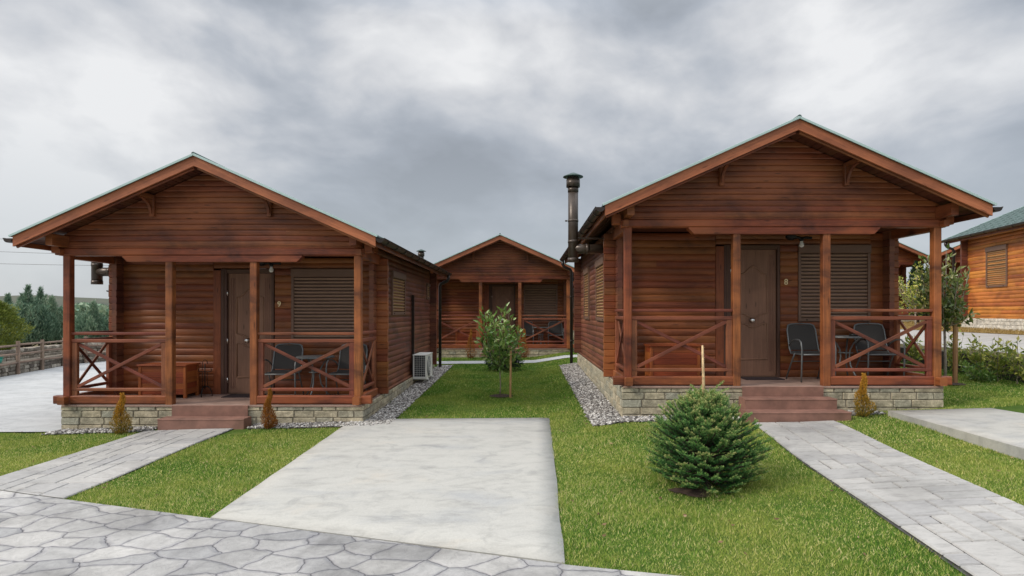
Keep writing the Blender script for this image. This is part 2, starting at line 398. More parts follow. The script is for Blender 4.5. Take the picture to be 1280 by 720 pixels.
# ------------------------------------------------------------------ terrain
PX = [-16, -7.4, -4.9, -2.6, .3, 1.4, 3.9, 6.2, 8.9]; PZ = [-.03, -.03, .05, .1, .112, .28, .315, .43, .58]
def ss(a, b, x): t = min(1, max(0, (x-a)/(b-a))); return t*t*(3-2*t)
def gz(x, y):
    if x > 8.9: 
        return float(np.interp(x, [8.9, 9.0, 13.0, 60], [.58, 1.02, 1.3, 1.7]))
    z = float(np.interp(x, PX, PZ))
    near = ss(7.6, 6.0, y)          # towards the road the cross fall eases
    z = z*(1-near) + near*float(np.interp(x, [-16, -5, .3, 3.9, 9], [-.03, .03, .11, .285, .52]))
    k = ss(-9, -4, x)
    z += k*max(0, min(1, (y-9)/10))*.22
    return z
def sheet(mb, f, nx, ny, dz, r=.5):
    """f(s,t)->(x,y)"""
    g = [[None]*(ny+1) for _ in range(nx+1)]
    for i in range(nx+1):
        for j in range(ny+1):
            x, y = f(i/nx, j/ny); g[i][j] = mb.P((x, y, gz(x, y)+dz))
    for i in range(nx):
        for j in range(ny): mb.F((g[i][j], g[i+1][j], g[i+1][j+1], g[i][j+1]), None, r, True)
# main ground sheet
xs = [-900, -400, -180, -90, -45, -25] + list(np.arange(-18, 8.9, .5)) + [8.88, 8.99] + list(np.arange(9.5, 20, 1)) + [30, 60, 150, 400, 900]
ys = [-60, -20, -5, 0] + list(np.arange(1, 24, .5)) + [26, 30, 40, 60, 100, 200, 500, 1200]
mb = MB(); G = [[mb.P((x, y, gz(x, y) - (.02 if -16 < x < 8.9 and y < 24 else 0))) for y in ys] for x in xs]
for i in range(len(xs)-1):
    for j in range(len(ys)-1): mb.F((G[i][j], G[i+1][j], G[i+1][j+1], G[i][j+1]), None, .5, True)
tag(mb.build('ground', M['ground']), kind='structure')
mb = MB(); sheet(mb, lambda s, t: (-9.5+s*18.35, 2+t*17.2), 74, 70, .0)
tag(mb.build('lawn_soil', M['lawn']), kind='structure')
# stamped foreground road: its far edge runs along a slanting line
def edge(x): return 3.98 - .335*x
mb = MB(); sheet(mb, lambda s, t: (-16+s*24, 1.2+t*(edge(-16+s*24)-1.2)), 100, 20, .016)
tag(mb.build('road', M['stamped']), kind='structure')
# left concrete drive
mb = MB(); sheet(mb, lambda s, t: (-16.2+s*8.95, 8.83+t*14.6), 20, 30, .02)
tag(mb.build('driveway', M['drive']), kind='structure')
# terrace road and dry verge
mb = MB(); sheet(mb, lambda s, t: (8.98+s*3.5, 3+t*40), 6, 20, .01)
tag(mb.build('terrace_road', M['roadc']), kind='structure')
mb = MB(); sheet(mb, lambda s, t: (12.48+s*20, 3+t*50), 12, 20, .02)
tag(mb.build('dry_verge', M['dry']), kind='structure')
# back path
mb = MB()
def bp(s, t):
    x = -9+s*14; return x, 17.0 + .06*(x+3) + t*.75
sheet(mb, bp, 30, 2, .02)
tag(mb.build('back_path', M['drive']), kind='structure')

# parking slab (real thickness)
def slab(name, pts, ztop, zbot, mat, n=14):
    mb = MB(); a, b, c, d = [Vector((*p, 0)) for p in pts]   # near-left, near-right, far-right, far-left
    g = [[None]*(n+1) for _ in range(n+1)]
    for i in range(n+1):
        for j in range(n+1):
            p = (a.lerp(b, i/n)).lerp(d.lerp(c, i/n), j/n)
            e = .004 if i in (0, n) or j in (0, n) else 0
            jx = random.uniform(-.008, .008) if i in (0, n) and 0 < j < n else 0
            g[i][j] = mb.P((p.x+jx, p.y, (ztop(i/n, j/n) if callable(ztop) else ztop)-e))
    for i in range(n):
        for j in range(n): mb.F((g[i][j], g[i+1][j], g[i+1][j+1], g[i][j+1]), None, .5, True)
    ring = [g[i][0] for i in range(n+1)] + [g[n][j] for j in range(1, n+1)] + [g[i][n] for i in range(n-1, -1, -1)] + [g[0][j] for j in range(n-1, 0, -1)]
    low = [mb.P((mb.v[k][0], mb.v[k][1], zbot)) for k in ring]
    for k in range(len(ring)):
        k2 = (k+1) % len(ring); mb.F((ring[k2], ring[k], low[k], low[k2]), None, .5)
    return tag(mb.build(name, mat), kind='structure')
slab('parking_pad', [(-2.7, edge(-2.7)+.015), (.28, edge(.28)+.015), (.42, 9.25), (-2.73, 9.12)], lambda s, t: (.085*(1-s)+.135*s)*(1-t)+t*.137, -.05, M['slab'])
slab('side_pad', [(5.02, 1.5), (8.7, 1.5), (8.7, 8.5), (5.13, 8.02)], .465, .1, M['slab'])

# ashlar paths made of separate stamped stones
def ashlar(name, x0, x1, y0, y1, skew, dz=.024):
    """grid of small cells merged at random into stones; skew(t)->x shift along the path"""
    cs = .165; nx = max(3, round((x1-x0)/cs)); ny = round((y1-y0)/cs); cx = (x1-x0)/nx; cy = (y1-y0)/ny
    used = np.zeros((nx, ny), bool); mb = MB()
    sheet(mb, lambda s, t: (x0+s*(x1-x0)+skew(y0+t*(y1-y0)), y0+t*(y1-y0)), 6, 30, dz-.012, 0)
    mb.cm = 1
    for j in range(ny):
        for i in range(nx):
            if used[i, j]: continue
            w, h = random.choice([(1,1),(2,1),(2,1),(3,1),(3,1),(2,2),(1,2),(3,2),(1,3),(2,3)])
            w = min(w, nx-i); h = min(h, ny-j)
            while w > 1 and used[i:i+w, j].any(): w -= 1
            while h > 1 and used[i:i+w, j:j+h].any(): h -= 1
            used[i:i+w, j:j+h] = True
            g = .0058; a0, a1, b0, b1 = x0+i*cx+g, x0+(i+w)*cx-g, y0+j*cy+g, y0+(j+h)*cy-g
            jit = lambda: random.uniform(-.004, .004)
            pts = [(a0+jit(), b0+jit()), (a1+jit(), b0+jit()), (a1+jit(), b1+jit()), (a0+jit(), b1+jit())]
            pts = [(px, max(py, edge(px)+.008)) for px, py in pts]
            if max(p[1] for p in pts)-min(p[1] for p in pts) < .03: continue
            r = random.random(); top = []; bot = []
            mx = (a0+a1)/2; my = (b0+b1)/2; hh = random.uniform(-.001, .002)
            for (px, py) in pts:
                ix = px+(.008 if px < mx else -.008); iy = py+(.008 if py < my else -.008)
                top.append(mb.P((ix+skew(iy), iy, gz(ix, iy)+dz+hh))); bot.append(mb.P((px+skew(py), py, gz(px, py)+dz-.011)))
            mb.F(top, None, r)
            for k in range(4): mb.F((bot[k], bot[(k+1)%4], top[(k+1)%4], top[k]), None, r)
    return tag(mb.build(name, [M['groove'], M['ashlar']]), kind='structure')
ashlar('left_path', -5.76, -4.42, 5.3, 8.66, lambda y: 0)
ashlar('right_path', 3.14, 4.28, 1.9, 7.85, lambda y: -.1*(7.85-y))

# ------------------------------------------------------------------ cabin
RZ, SL, HW = 3.79, .444, 2.70          # ridge height over deck, roof slope, half roof width
YF, YB = -.50, 7.35                    # roof front and back
WY0, WY1, WX = 1.12, 6.85, 2.29        # log walls
def rt(x): return RZ - SL*abs(x)
Tright = Matrix.Translation((WX, 0, 0)) @ Matrix.Rotation(R(90), 4, 'Z')     # local x -> +Y, outward +X
Tleft = Matrix.Translation((-WX, 0, 0)) @ Matrix.Rotation(R(-90), 4, 'Z')    # local x -> -Y, outward -X
def shutter(root, T, x0, x1, z0, z1, y=-.03, boxh=.15, slat=M['shutter'], frame=M['shutterframe'], pitch=.058):
    fr = MB(T); fw = .045
    fr.box(x0, x0+fw, y-.02, y+.06, z0, z1-boxh, grain='z'); fr.box(x1-fw, x1, y-.02, y+.06, z0, z1-boxh, grain='z')
    fr.box(x0+fw, x1-fw, y-.018, y+.06, z0, z0+.06, ch=.004)
    fr.box(x0-.002, x1+.002, y-.035, y+.06, z1-boxh, z1, ch=.012)
    f = fr.build('window', frame, root)
    sl = MB(T); n = int((z1-boxh-z0-.06)/pitch); p = (z1-boxh-z0-.06)/n
    for i in range(n):
        za = z0+.06+i*p; prof = []
        for k in range(6):
            t = k/5; prof.append((za+.009+(p-.018)*t, y+.016-.022*math.sin(math.pi*t**1.5)**.7 if 0 < t < 1 else y+.020))
        ids = [(sl.P((x0+fw, yy, z)), sl.P((x1-fw, yy, z))) for z, yy in prof]
        for k in range(5): sl.F((ids[k][0], ids[k][1], ids[k+1][1], ids[k+1][0]), None, i % 7/7, True)
    sl.cm = 1; sl.box(x0+fw, x1-fw, y+.021, y+.04, z0+.06, z1-boxh, r=0)
    # two little stops on the lowest lath
    for xx in (x0+.14, x1-.14): sl.box(xx-.012, xx+.012, y-.03, y-.014, z0+.018, z0+.042, r=0)
    sl.build('roller_shutter', [slat, M['slatgap']], f)
    return f

def make_cabin():
    c = thing('log_cabin', '', 'cabin')
    # --- porch floor and plinth
    m = MB(); m.box(-2.36, 2.36, -.06, WY0, -.035, .0, ch=.006); m.build('porch_floor', M['deck'], c)
    base = MB(); base.cm = 0
    base.box(-2.37, 2.37, -.03, 7.0, -.8, -.036, ch=.002); base.cm = 1
    def stones(T, x0, x1, rows):
        base.T = T; z = -.012
        for i, h in enumerate(rows):
            x = x0
            while x < x1-.01:
                w = random.uniform(.2, .42); 
                if x1-(x+w) < .15: w = x1-x
                d = random.uniform(-.008, .006); g = .007
                r = random.random(); z1, z0 = z-g*.6, z-h+g*.6
                # rough faced stone: 3x3 grid front
                gx = [x+g, x+g+.007, (x*2+w)/2+random.uniform(-.03, .03), x+w-g-.007, x+w-g]; gzz = [z0, z0+.007, (z0+z1)/2, z1-.007, z1]
                ids = [[None]*5 for _ in range(5)]
                for a in range(5):
                    for b in range(5):
                        ed = a in (0, 4) or b in (0, 4)
                        yy = -.004 if ed else -.018+d*.6+random.uniform(-.002, .002)
                        ids[a][b] = base.P((gx[a]+(random.uniform(-.003, .003)), yy, gzz[b]+random.uniform(-.002, .002)))
                for a in range(4):
                    for b in range(4): base.F((ids[a][b], ids[a+1][b], ids[a+1][b+1], ids[a][b+1]), None, r, False)
                x += w
            z -= h
        base.T = None
    rows = [.085, .105, .115, .105, .11, .115, .1]
    stones(Matrix.Translation((0, -.03, 0)), -2.385, 2.385, rows)
    stones(Matrix.Translation((2.37, 0, 0)) @ Matrix.Rotation(R(90), 4, 'Z'), -.04, 7.0, rows)
    stones(Matrix.Translation((-2.37, 0, 0)) @ Matrix.Rotation(R(-90), 4, 'Z'), -7.0, .04, rows)
    base.build('stone_plinth', [M['mortar'], M['stone']], c)
    # --- front wall
    DX0, DX1 = -.47, .47; WXa, WXb = .78, 1.99
    m = MB()
    m.logs(-WX, DX0-.14, 0, 2.42, WY0, joint=.15); m.box(DX0-.135, DX0-.002, WY0-.026, WY0+.05, 0, 2.2, grain='z')
    m.logs(DX0-.13, WXb+.01, 2.235, 2.42, WY0)
    m.logs(DX1+.012, WXa-.002, 0, 2.23, WY0)
    m.logs(WXa, WXb, 0, .93, WY0, joint=.2); m.logs(WXb+.002, WX, 0, 2.42, WY0)
    # crossing log ends beyond the corner
    for sx in (-1, 1):
        for i in range(21):
            z = .0575+i*.115
            if z > 2.4: break
            m.beam((sx*(WX+.0), WY0+.045, z), (sx*(WX+.19+random.uniform(-.006, .006)), WY0+.045, z), .085, .1145, ch=.012)
    m.build('front_wall', M['log'], c)
    # --- side walls
    for T, s in ((Tright, 1), (Tleft, -1)):
        m = MB(T)
        a, b = (WY0, WY1) if s > 0 else (-WY1, -WY0)
        m.logs(a, b, .0, 2.6, 0, joint=.75, bulge=.018)
        for (p0, sg) in ((WY0, -1), (WY1, 1)):
            for i in range(22):
                z = .0575+i*.115
                if z > 2.58: break
                e0 = p0; e1 = p0+sg*(.19+random.uniform(-.006, .006))
                if s < 0: e0, e1 = -e0, -e1
                m.beam((e0, .045, z), (e1, .045, z), .085, .1145, ch=.012)
        m.box(a-.05, b+.05, -.06, -.005, -.03, .02, ch=.012)      # drip board
        m.build('side_wall', M['logside'], c)
    m = MB(Matrix.Translation((0, WY1, 0)) @ Matrix.Rotation(R(180), 4, 'Z'))
    m.logs(-WX, WX, 0, 2.6, 0, joint=.5)
    m.logs(-2.3, 2.3, 2.6, 3.6, 0, .115, lim=lambda z: (-(RZ-.11-z)/SL, (RZ-.11-z)/SL))
    for sx in (-1, 1):
        for i in range(22): m.beam((sx*WX, .045, .0575+i*.115), (sx*(WX+.19), .045, .0575+i*.115), .085, .1145, ch=.012)
    m.build('back_wall', M['logside'], c)
    # --- porch gable, boards clipped to the roof slope
    m = MB(); m.logs(-2.34, 2.34, 2.49, 3.7, -.035,   .0885, .013, ex=9, lim=lambda z: (-(RZ-.08-z)/SL, (RZ-.08-z)/SL), joint=.5)
    m.extrude([(-2.3, 2.5), (2.3, 2.5), (2.3, RZ-.12-SL*2.3), (0, RZ-.12), (-2.3, RZ-.12-SL*2.3)], -.03, .05)
    m.box(-2.36, 2.36, -.055, -.02, 2.470, 2.492, ch=.004)
    m.build('gable', M['gable'], c)
    m = MB()
    for i in range(12): m.box(-2.3, 2.3, .072+i*.0865, .072+.084+i*.0865, 2.44, 2.455, ch=.003)
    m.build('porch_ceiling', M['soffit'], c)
    # --- beams
    m = MB(); m.box(-2.40, 2.40, -.075, .065, 2.345, 2.468, ch=.02)
    m.extrude([(-1.40, 2.345), (-1.40, 2.325), (-1.32, 2.25), (1.34, 2.25), (1.42, 2.325), (1.42, 2.345)], -.07, .06)
    for sx in (-1, 1):
        m.box(sx*2.402, sx*2.52, -.06, .06, 2.39, 2.55, ch=.01, r=.4)
        m.box(sx*2.30, sx*2.38, -.16, -.077, 2.345, 2.44, ch=.01, grain='y', r=.6)
        m.box(sx*2.255, sx*2.36, -.36, WY0-.2, 2.475, 2.655, ch=.012, grain='y')
        m.box(sx*2.235, sx*2.345, .07, WY0, 2.30, 2.472, ch=.012, grain='y')
    m.build('beam', M['post'], c)
    # --- posts
    for x, z1 in ((-2.29, 2.343), (-.68, 2.248), (.65, 2.248), (2.29, 2.343)):
        m = MB(); m.beam((x, 0, .002), (x, 0, z1), .110, .110, up=(0,1,0), ch=.009); m.build('post', M['post'], c)
    # --- railings
    def bay(T, L, stub0, stub1):
        rr = MB(T)
        rr.box(0, L, -.035, .035, 1.095, 1.14, ch=.01)
        rr.box(0, L, -.03, .03, .975, 1.03, ch=.008)
        rr.box(0, L, -.03, .03, .21, .258, ch=.008)
        rr.box(.0, .085, -.028, .028, .145, .974, ch=.006, grain='z'); rr.box(L-.085, L, -.028, .028, .145, .974, ch=.006, grain='z')
        r_ = rr.build('railing', M['rail'], c)
        xx = MB(T)
        xx.beam((.088, -.012, .28), (L-.088, -.012, .95), .022, .05, ch=.004); xx.beam((.088, .013, .95), (L-.088, .013, .28), .022, .05, ch=.004)
        xx.build('cross_brace', M['rail'], r_)
        sb = MB(T); sb.box(-stub0, L+stub1, -.06, .05, .012, .142, ch=.014); sb.build('sill_log', M['post'], r_)
    h = .056
    bay(Matrix.Translation((-2.29+h, .01, 0)), 1.61-2*h, 0, 0); bay(Matrix.Translation((.65+h, .01, 0)), 1.64-2*h, 0, 0)
    bay(Matrix.Translation((2.30, h, 0)) @ Matrix.Rotation(R(90), 4, 'Z'), WY0-.19-h-.0, 0, 0)
    bay(Matrix.Translation((-2.30, WY0-.19, 0)) @ Matrix.Rotation(R(-90), 4, 'Z'), WY0-.19-h-.0, 0, 0)
    for sx in (-1, 1):
        m = MB(); m.box(sx*(2.29+h+.001), sx*2.50, -.05, .05, .012, .142, ch=.012, r=.3); m.build('sill_end', M['post'], c)
        m = MB(); m.box(sx*2.24, sx*2.35, -.16, -.063, .015, .135, ch=.012, grain='y', r=.7); m.build('sill_end', M['post'], c)
    # --- purlin brackets under the front overhang
    for sx in (-.92, .92):
        m = MB(); zt = rt(sx)-.085
        m.box(sx-.035, sx+.035, -.11, -.052, zt-.34, zt-.01, ch=.008, grain='z')
        m.box(sx-.035, sx+.035, YF+.02, -.112, zt-.075, zt-.005, ch=.008, grain='y')
        pts = []
        for k in range(7):
            a = k/6*math.pi/2; pts.append((sx, -.112-.27*(1-math.cos(a)), zt-.30+.225*math.sin(a)))
        for k in range(6): m.beam(pts[k], Vector(pts[k+1])+(Vector(pts[k+1])-Vector(pts[k]))*.1, .04, .035, ch=.003, r=.5)
        m.build('bracket', M['gable'], c)
    # --- roof
    m = MB()
    nb = 26
    for sx in (-1, 1):
        # lining boards, run along y, seen from below
        for i in range(nb):
            xa = i*HW/nb+.002; xb = (i+1)*HW/nb-.002
            m.beam((sx*(xa+xb)/2, YF+.02, rt((xa+xb)/2)-.058), (sx*(xa+xb)/2, YB-.02, rt((xa+xb)/2)-.058), (xb-xa)/math.cos(math.atan(SL)), .016, up=(sx*SL, 0, 1), ch=.003)
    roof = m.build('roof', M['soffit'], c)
    m = MB()
    for sx in (-1, 1):
        e = .02
        P = lambda x, y, d: (sx*x, y, rt(x)+d)
        for d0, d1, x0, x1, y0, y1 in ((-.048, -.0, .0, HW, YF+.01, YB-.01), (.0, .018, .0, HW+.03, YF-.055, YB+.055)):
            q = [m.P(P(x, y, d)) for x, y, d in ((x0,y0,d0),(x1,y0,d0),(x1,y1,d0),(x0,y1,d0),(x0,y0,d1),(x1,y0,d1),(x1,y1,d1),(x0,y1,d1))]
            for f in ((0,1,2,3),(4,5,6,7),(0,1,5,4),(1,2,6,5),(2,3,7,6)): m.F([q[k] for k in f])
        # shingle courses / seams
        yy = YF
        while yy < YB:
            m.beam(P(.03, yy, .024), P(HW+.03, yy, .024), .022, .014, up=(sx*SL, 0, 1), ch=.004); yy += .33
        for k in range(1, 9): m.beam(P(k*.32, YF-.05, .022), P(k*.32, YB+.05, .022), .03, .01, up=(sx*SL, 0, 1), ch=.003)
    m.tube([(0, YF-.06, RZ+.02), (0, YB+.06, RZ+.02)], .03, 8)
    m.build('roof_cladding', M['roofmetal'], roof)
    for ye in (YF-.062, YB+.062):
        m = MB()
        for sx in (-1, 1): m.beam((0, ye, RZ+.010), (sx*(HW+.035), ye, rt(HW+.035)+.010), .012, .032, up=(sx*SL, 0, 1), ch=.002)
        m.build('drip_edge_glint', M['edgeglint'], roof)
    for y0, y1, nm in ((YF-.035, YF+.0, 'f'), (YB-.0, YB+.035, 'b')):
        for sx in (-1, 1):
            m = MB(); t = .15
            poly = [(0, RZ-.004), (sx*HW, rt(HW)-.004), (sx*HW, rt(HW)-.004-t), (0, RZ-.004-t)]
            if sx > 0: poly = poly[::-1]
            u = random.random()*5; r = random.random()*.5+.25
            a = [m.P((x, y0, z)) for x, z in poly]; b = [m.P((x, y1, z)) for x, z in poly]
            uv = [(u+x, z+SL*abs(x)) for x, z in poly]
            m.F(a, uv, r); m.F(b[::-1], uv[::-1], r)
            for k in range(4):
                k2 = (k+1) % 4; m.F((a[k2], a[k], b[k], b[k2]), [uv[k2], uv[k], (uv[k][0], uv[k][1]+.03), (uv[k2][0], uv[k2][1]+.03)], r)
            m.build('bargeboard', M['barge'], roof)
            if nm == 'f':   # thin lower lath
                m = MB(); m.beam((sx*.03, YF+.02, RZ-.17-SL*.03), (sx*(HW-.02), YF+.02, rt(HW-.02)-.17), .03, .03, up=(0,0,1)); m.build('lath', M['gable'], roof)
    for sx in (-1, 1):
        m = MB(); m.box(sx*(HW-.03), sx*HW-.001*sx, YF+.003, YB-.003, rt(HW)-.15, rt(HW)-.075, ch=.003, grain='y'); m.build('eave_board', M['gable'], roof)
    # --- gutters, downpipes
    for sx in (-1, 1):
        m = MB(); gx = sx*(HW+.068); gzz = rt(HW)-.035; rr = .065
        prof = [(gx+rr*math.cos(a), gzz+rr*math.sin(a)) for a in [math.pi+k*math.pi/8 for k in range(9)]]
        prof2 = [(gx+(rr-.006)*math.cos(a), gzz+(rr-.006)*math.sin(a)) for a in [math.pi+k*math.pi/8 for k in range(9)]]
        ya, yb = YF-.045, YB+.03
        for pr in (prof, prof2):
            A = [m.P((x, ya, z)) for x, z in pr]; B = [m.P((x, yb, z)) for x, z in pr]
            for k in range(8): m.F((A[k], A[k+1], B[k+1], B[k]), None, .5, True)
        for y_ in (ya, yb):
            m.F([m.P((x, y_, z)) for x, z in prof], None, .5)
            m.F([m.P((x, y_+(.004 if y_ == ya else -.004), z)) for x, z in prof][::-1], None, .5)
        m.tube([(gx+sx*rr, ya, gzz), (gx+sx*rr, yb, gzz)], .008, 6)
        yy = ya+.3
        while yy < yb:
            m.tube([(gx+(rr+.006)*math.cos(a), yy, gzz+(rr+.006)*math.sin(a)) for a in [math.pi+k*math.pi/8 for k in range(9)]], .008, 5); yy += .65
        g = m.build('gutter', M['gutter'], c)
        m = MB(); m.tube([(gx, yb-.25, gzz-.06), (gx, yb-.25, gzz-.16), (gx-sx*.04, yb-.25, gzz-.22), (sx*2.56, yb-.25, gzz-.30), (sx*2.53, yb-.25, gzz-.36), (sx*2.53, yb-.25, -.42)], .042, 10)
        for z in (.3, 1.5): m.tube([(sx*2.53, yb-.25, z), (sx*2.53, yb-.25, z+.03)], .05, 10); m.box(sx*2.40, sx*2.49, yb-.27, yb-.23, z, z+.03) 
        m.build('downpipe', M['gutter'], g)
    # --- flue on the left wall
    m = MB(); fx, fy = -2.97, 1.5
    m.tube([(fx, fy, 1.73), (fx, fy, 3.25-.18)], .088, 20); m.tube([(fx, fy, 2.94), (fx, fy, 3.02)], .094, 20); m.tube([(fx, fy, 1.72), (fx, fy, 1.79)], .094, 20)
    m.tube([(fx, fy, 1.95), (fx+.2, fy, 1.95), (fx+.72, fy, 1.95)], .082, 18); m.tube([(fx+.22, fy, 1.95), (fx+.28, fy, 1.95)], .088, 18)
    m.tube([(fx, fy, 2.05), (fx, fy, 2.1)], .093, 20); m.tube([(fx, fy, 2.42), (fx, fy, 2.46)], .093, 20)
    m.box(fx+.06, fx+.62, fy-.02, fy+.02, 2.12, 2.15); m.beam((fx-.10, fy, 2.44), (fx-.14, fy, 2.44), .025, .025)
    fl = m.build('flue', M['flue'], c)
    m = MB(); m.lathe([(.0, 3.03), (.115, 3.03), (.12, 3.03), (.12, 3.16), (.10, 3.16), (.10, 3.20)], (fx, fy, 0), 24); m.build('collar', M['flue'], fl)
    m = MB(); m.lathe([(.001, 3.285), (.03, 3.28), (.175, 3.215), (.177, 3.205), (.10, 3.205), (.001, 3.205)], (fx, fy, 0), 28); m.build('cap', M['flue_cap'], fl)
    fl.location.z = .25   # raised as one piece so that the elbow meets the wall top
    # --- door
    y = WY0; fr = MB()
    fr.box(DX0, DX0+.11, y-.03, y+.1, 0, 2.22, ch=.008, grain='z'); fr.box(DX1-.045, DX1, y-.03, y+.1, 0, 2.22, ch=.008, grain='z')
    fr.box(DX0+.112, DX1-.047, y-.03, y+.1, 2.145, 2.22, ch=.008)
    fr.box(DX0+.045, DX0+.06, y-.042, y-.028, 0, 2.2, ch=.004, grain='z')
    fr.box(DX0+.112, DX1-.047, y-.02, y+.1, .0, .02)
    d = MB(); lx0, lx1 = DX0+.115, DX1-.05; cx = (lx0+lx1)/2
    d.box(lx0, lx1, y+.012, y+.055, .022, 2.142, ch=.004, grain='z')
    hwp = .235
    for dx_ in (.335, .30, .275):                       # fluted stiles
        for sx in (-1, 1): d.box(cx+sx*dx_-.006, cx+sx*dx_+.006, y+.005, y+.0115, .1, 2.06, ch=.003, grain='z', r=.3)
    def mould(pts, rad=.013, r=.9):
        d.tube([(cx+px, y+.010, pz) for px, pz in pts], rad, 6, r)
    zc = 1.45
    up = [(-hwp, 1.08)] + [(-hwp, 1.72)] + [(-.19+.38*k/14, 1.735+.065*(1-math.cos(2*math.pi*k/14))) for k in range(15)] + [(hwp, 1.72), (hwp, 1.08)]
    up += [(.2-.4*k/14, 1.07-.035*(1-math.cos(2*math.pi*k/14))) for k in range(15)] + [(-hwp, 1.08)]
    mould(up); zc = .6
    lo = [(-hwp, .3), (-hwp, .90)] + [(-.2+.4*k/14, .905-.035*(1-math.cos(2*math.pi*k/14))) for k in range(15)] + [(hwp, .90), (hwp, .3), (-hwp, .3)]
    mould(lo)
    dr = d.build('door', M['door'], c)
    fr.build('frame', M['doorframe'], dr)
    k = MB(Matrix.Translation((0, y+.01, .955)) @ Matrix.Rotation(R(90), 4, 'X')); k.lathe([(0, .0), (.035, .0), (.04, .008), (.02, .02), (.02, .035), (.038, .05), (.04, .065), (.025, .082), (0, .085)], (0, 0, 0), 20); k.build('knob', M['chrome'], dr)
    for z in (.25, .95, 1.8):
        k = MB(); k.tube([(lx0-.004, y-.012, z-.05), (lx0-.004, y-.012, z+.05)], .012, 8); k.build('hinge', M['chrome'], dr)
    # --- windows
    shutter(c, Matrix.Translation((0, WY0, 0)), WXa, WXb, .935, 2.23, y=-.012)
    shutter(c, Tright, 2.15, 3.35, 1.40, 2.28, slat=M['shutter_gold'], boxh=.14)
    shutter(c, Tright, 6.15, 6.55, 1.8, 2.22, slat=M['shutter_gold'], boxh=.07)
    shutter(c, Tleft, -3.4, -2.2, .92, 2.15, slat=M['shutter_gold'])
    shutter(c, Tleft, -5.75, -4.75, .92, 2.15, slat=M['shutter_gold'])
    # --- porch lamp
    m = MB(); lx, ly = .62, .66
    m.lathe([(0, 2.51), (.05, 2.51), (.05, 2.44), (.08, 2.43), (.085, 2.36), (.05, 2.32), (0, 2.31)], (lx-.17, ly, 0), 16)
    m.tube([(lx-.17, ly, 2.38), (lx-.12, ly, 2.345), (lx-.06, ly, 2.365), (lx, ly, 2.345), (lx+.07, ly, 2.36), (lx+.16, ly, 2.35)], .022, 6)
    m.lathe([(.001, 2.37), (.03, 2.36), (.035, 2.31), (.022, 2.30)], (lx, ly, 0), 12)
    lp = m.build('porch_lamp', M['iron'], c); lp.location.z = -.07
    m = MB(); m.lathe([(.018, 2.305), (.022, 2.28), (.036, 2.245), (.036, 2.225), (.02, 2.205), (0, 2.20)], (lx, ly, 0), 14); m.build('bulb', M['bulb'], lp)
    return c
cabin = make_cabin()
CL = (-4.91, 9.0, .39); CR = (3.83, 8.46, .755); CB = (-.79, 19.3, .61)
cabin.location = CL
GR = 'brown log cabins with gabled porches'
tag(cabin, 'brown log cabin numbered 9 with two steps and an air conditioner on its side wall', 'cabin', GR)
def cab(loc, rz, label, skip=()):
    c = copy_tree(cabin, None, skip); c.location = loc; c.rotation_euler = (0, 0, rz); tag(c, label, 'cabin', GR); return c
cabR = cab(CR, 0, 'brown log cabin numbered 8 with three steps and a tall round flue at its eave')
cabB = cab(CB, 0, 'log cabin facing the lawn gap between the two large front cabins')
cabF = cab((1.15, 30.0, .88), 0, 'most distant cabin, a sliver of porch beside the right end of the middle cabin', ('back_wall', 'flue', 'porch_lamp'))
cabA = cab((15.34, 11.34, 1.67), R(-11), 'orange sunlit log cabin with green roof at the right edge beyond the dry grass')
cabS = cab((20.6, 24.3, 1.7), R(-38), 'cabin with grey green roof glimpsed behind the tree at right of the porch', ('flue', 'porch_lamp'))
cabG = cab((16.15, 26.6, 1.7), 0, 'small distant cabin with gabled porch seen through the right porch opening', ('flue', 'porch_lamp'))
cabK = cab((-17.7, 28.5, .35), 0, 'distant cabin of which only the reddish eave tip shows past the left porch corner', ('flue', 'porch_lamp'))

def steps(root, n, drop, deck_x=(-.60, .57)):
    p = drop/n; x0, x1 = deck_x
    for i in range(n):
        m = MB(); ww = .055*(i)
        m.box(x0-ww, x1+ww, -.062-.27*(i+1)+.0, -.062-.27*i-.002 if i else -.062, -p*(n)-.15, -p*(i)-(.002 if i == 0 else 0) - (.0 if i == 0 else .0), ch=.012)
        m.build('step', M['stepred'], root)
# the first riser is the deck edge itself
def steps2(root, n, drop):
    p = drop/n
    m = MB(); m.box(-.61, .58, -.085, -.064, -p-.02, -.004, ch=.004); m.build('riser', M['stepred'], root)
    for i in range(1, n):
        ww = .06*i; y1 = -.087 if i == 1 else -.087-.25*(i-1)-.002
        m = MB(); m.box(-.61-ww, .58+ww, -.087-.25*i, y1, -drop-.2, -p*i, ch=.01); m.build('step', M['stepred'], root)
        m = MB(); m.box(-.613-ww, .583+ww, -.087-.25*i-.004, -.087-.25*i+.03, -p*i-.028, -p*i+.003, ch=.01); m.build('nosing', M['stepred'], root)
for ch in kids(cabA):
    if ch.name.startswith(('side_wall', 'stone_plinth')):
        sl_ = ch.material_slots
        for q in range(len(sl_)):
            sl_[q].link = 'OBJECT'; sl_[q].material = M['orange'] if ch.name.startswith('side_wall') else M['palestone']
steps2(cabin, 2, .34); steps2(cabR, 3, .44); steps2(cabB, 2, .3)
def number(root, ch):
    cu = bpy.data.curves.new('house_number', 'FONT'); cu.body = ch; cu.size = .135; cu.extrude = .004; cu.bevel_depth = .001
    t = bpy.data.objects.new('tmp', cu); col.objects.link(t)
    me = bpy.data.meshes.new_from_object(t.evaluated_get(bpy.context.evaluated_depsgraph_get())); bpy.data.objects.remove(t)
    o = bpy.data.objects.new('house_number', me); col.objects.link(o); o.parent = root
    me.materials.clear(); me.materials.append(M['brass']); o.rotation_euler = (R(90), 0, 0); o.location = (.535, WY0-.032, 1.555)
    o['label'] = 'brass house number ' + ch
number(cabin, '9'); number(cabR, '8')

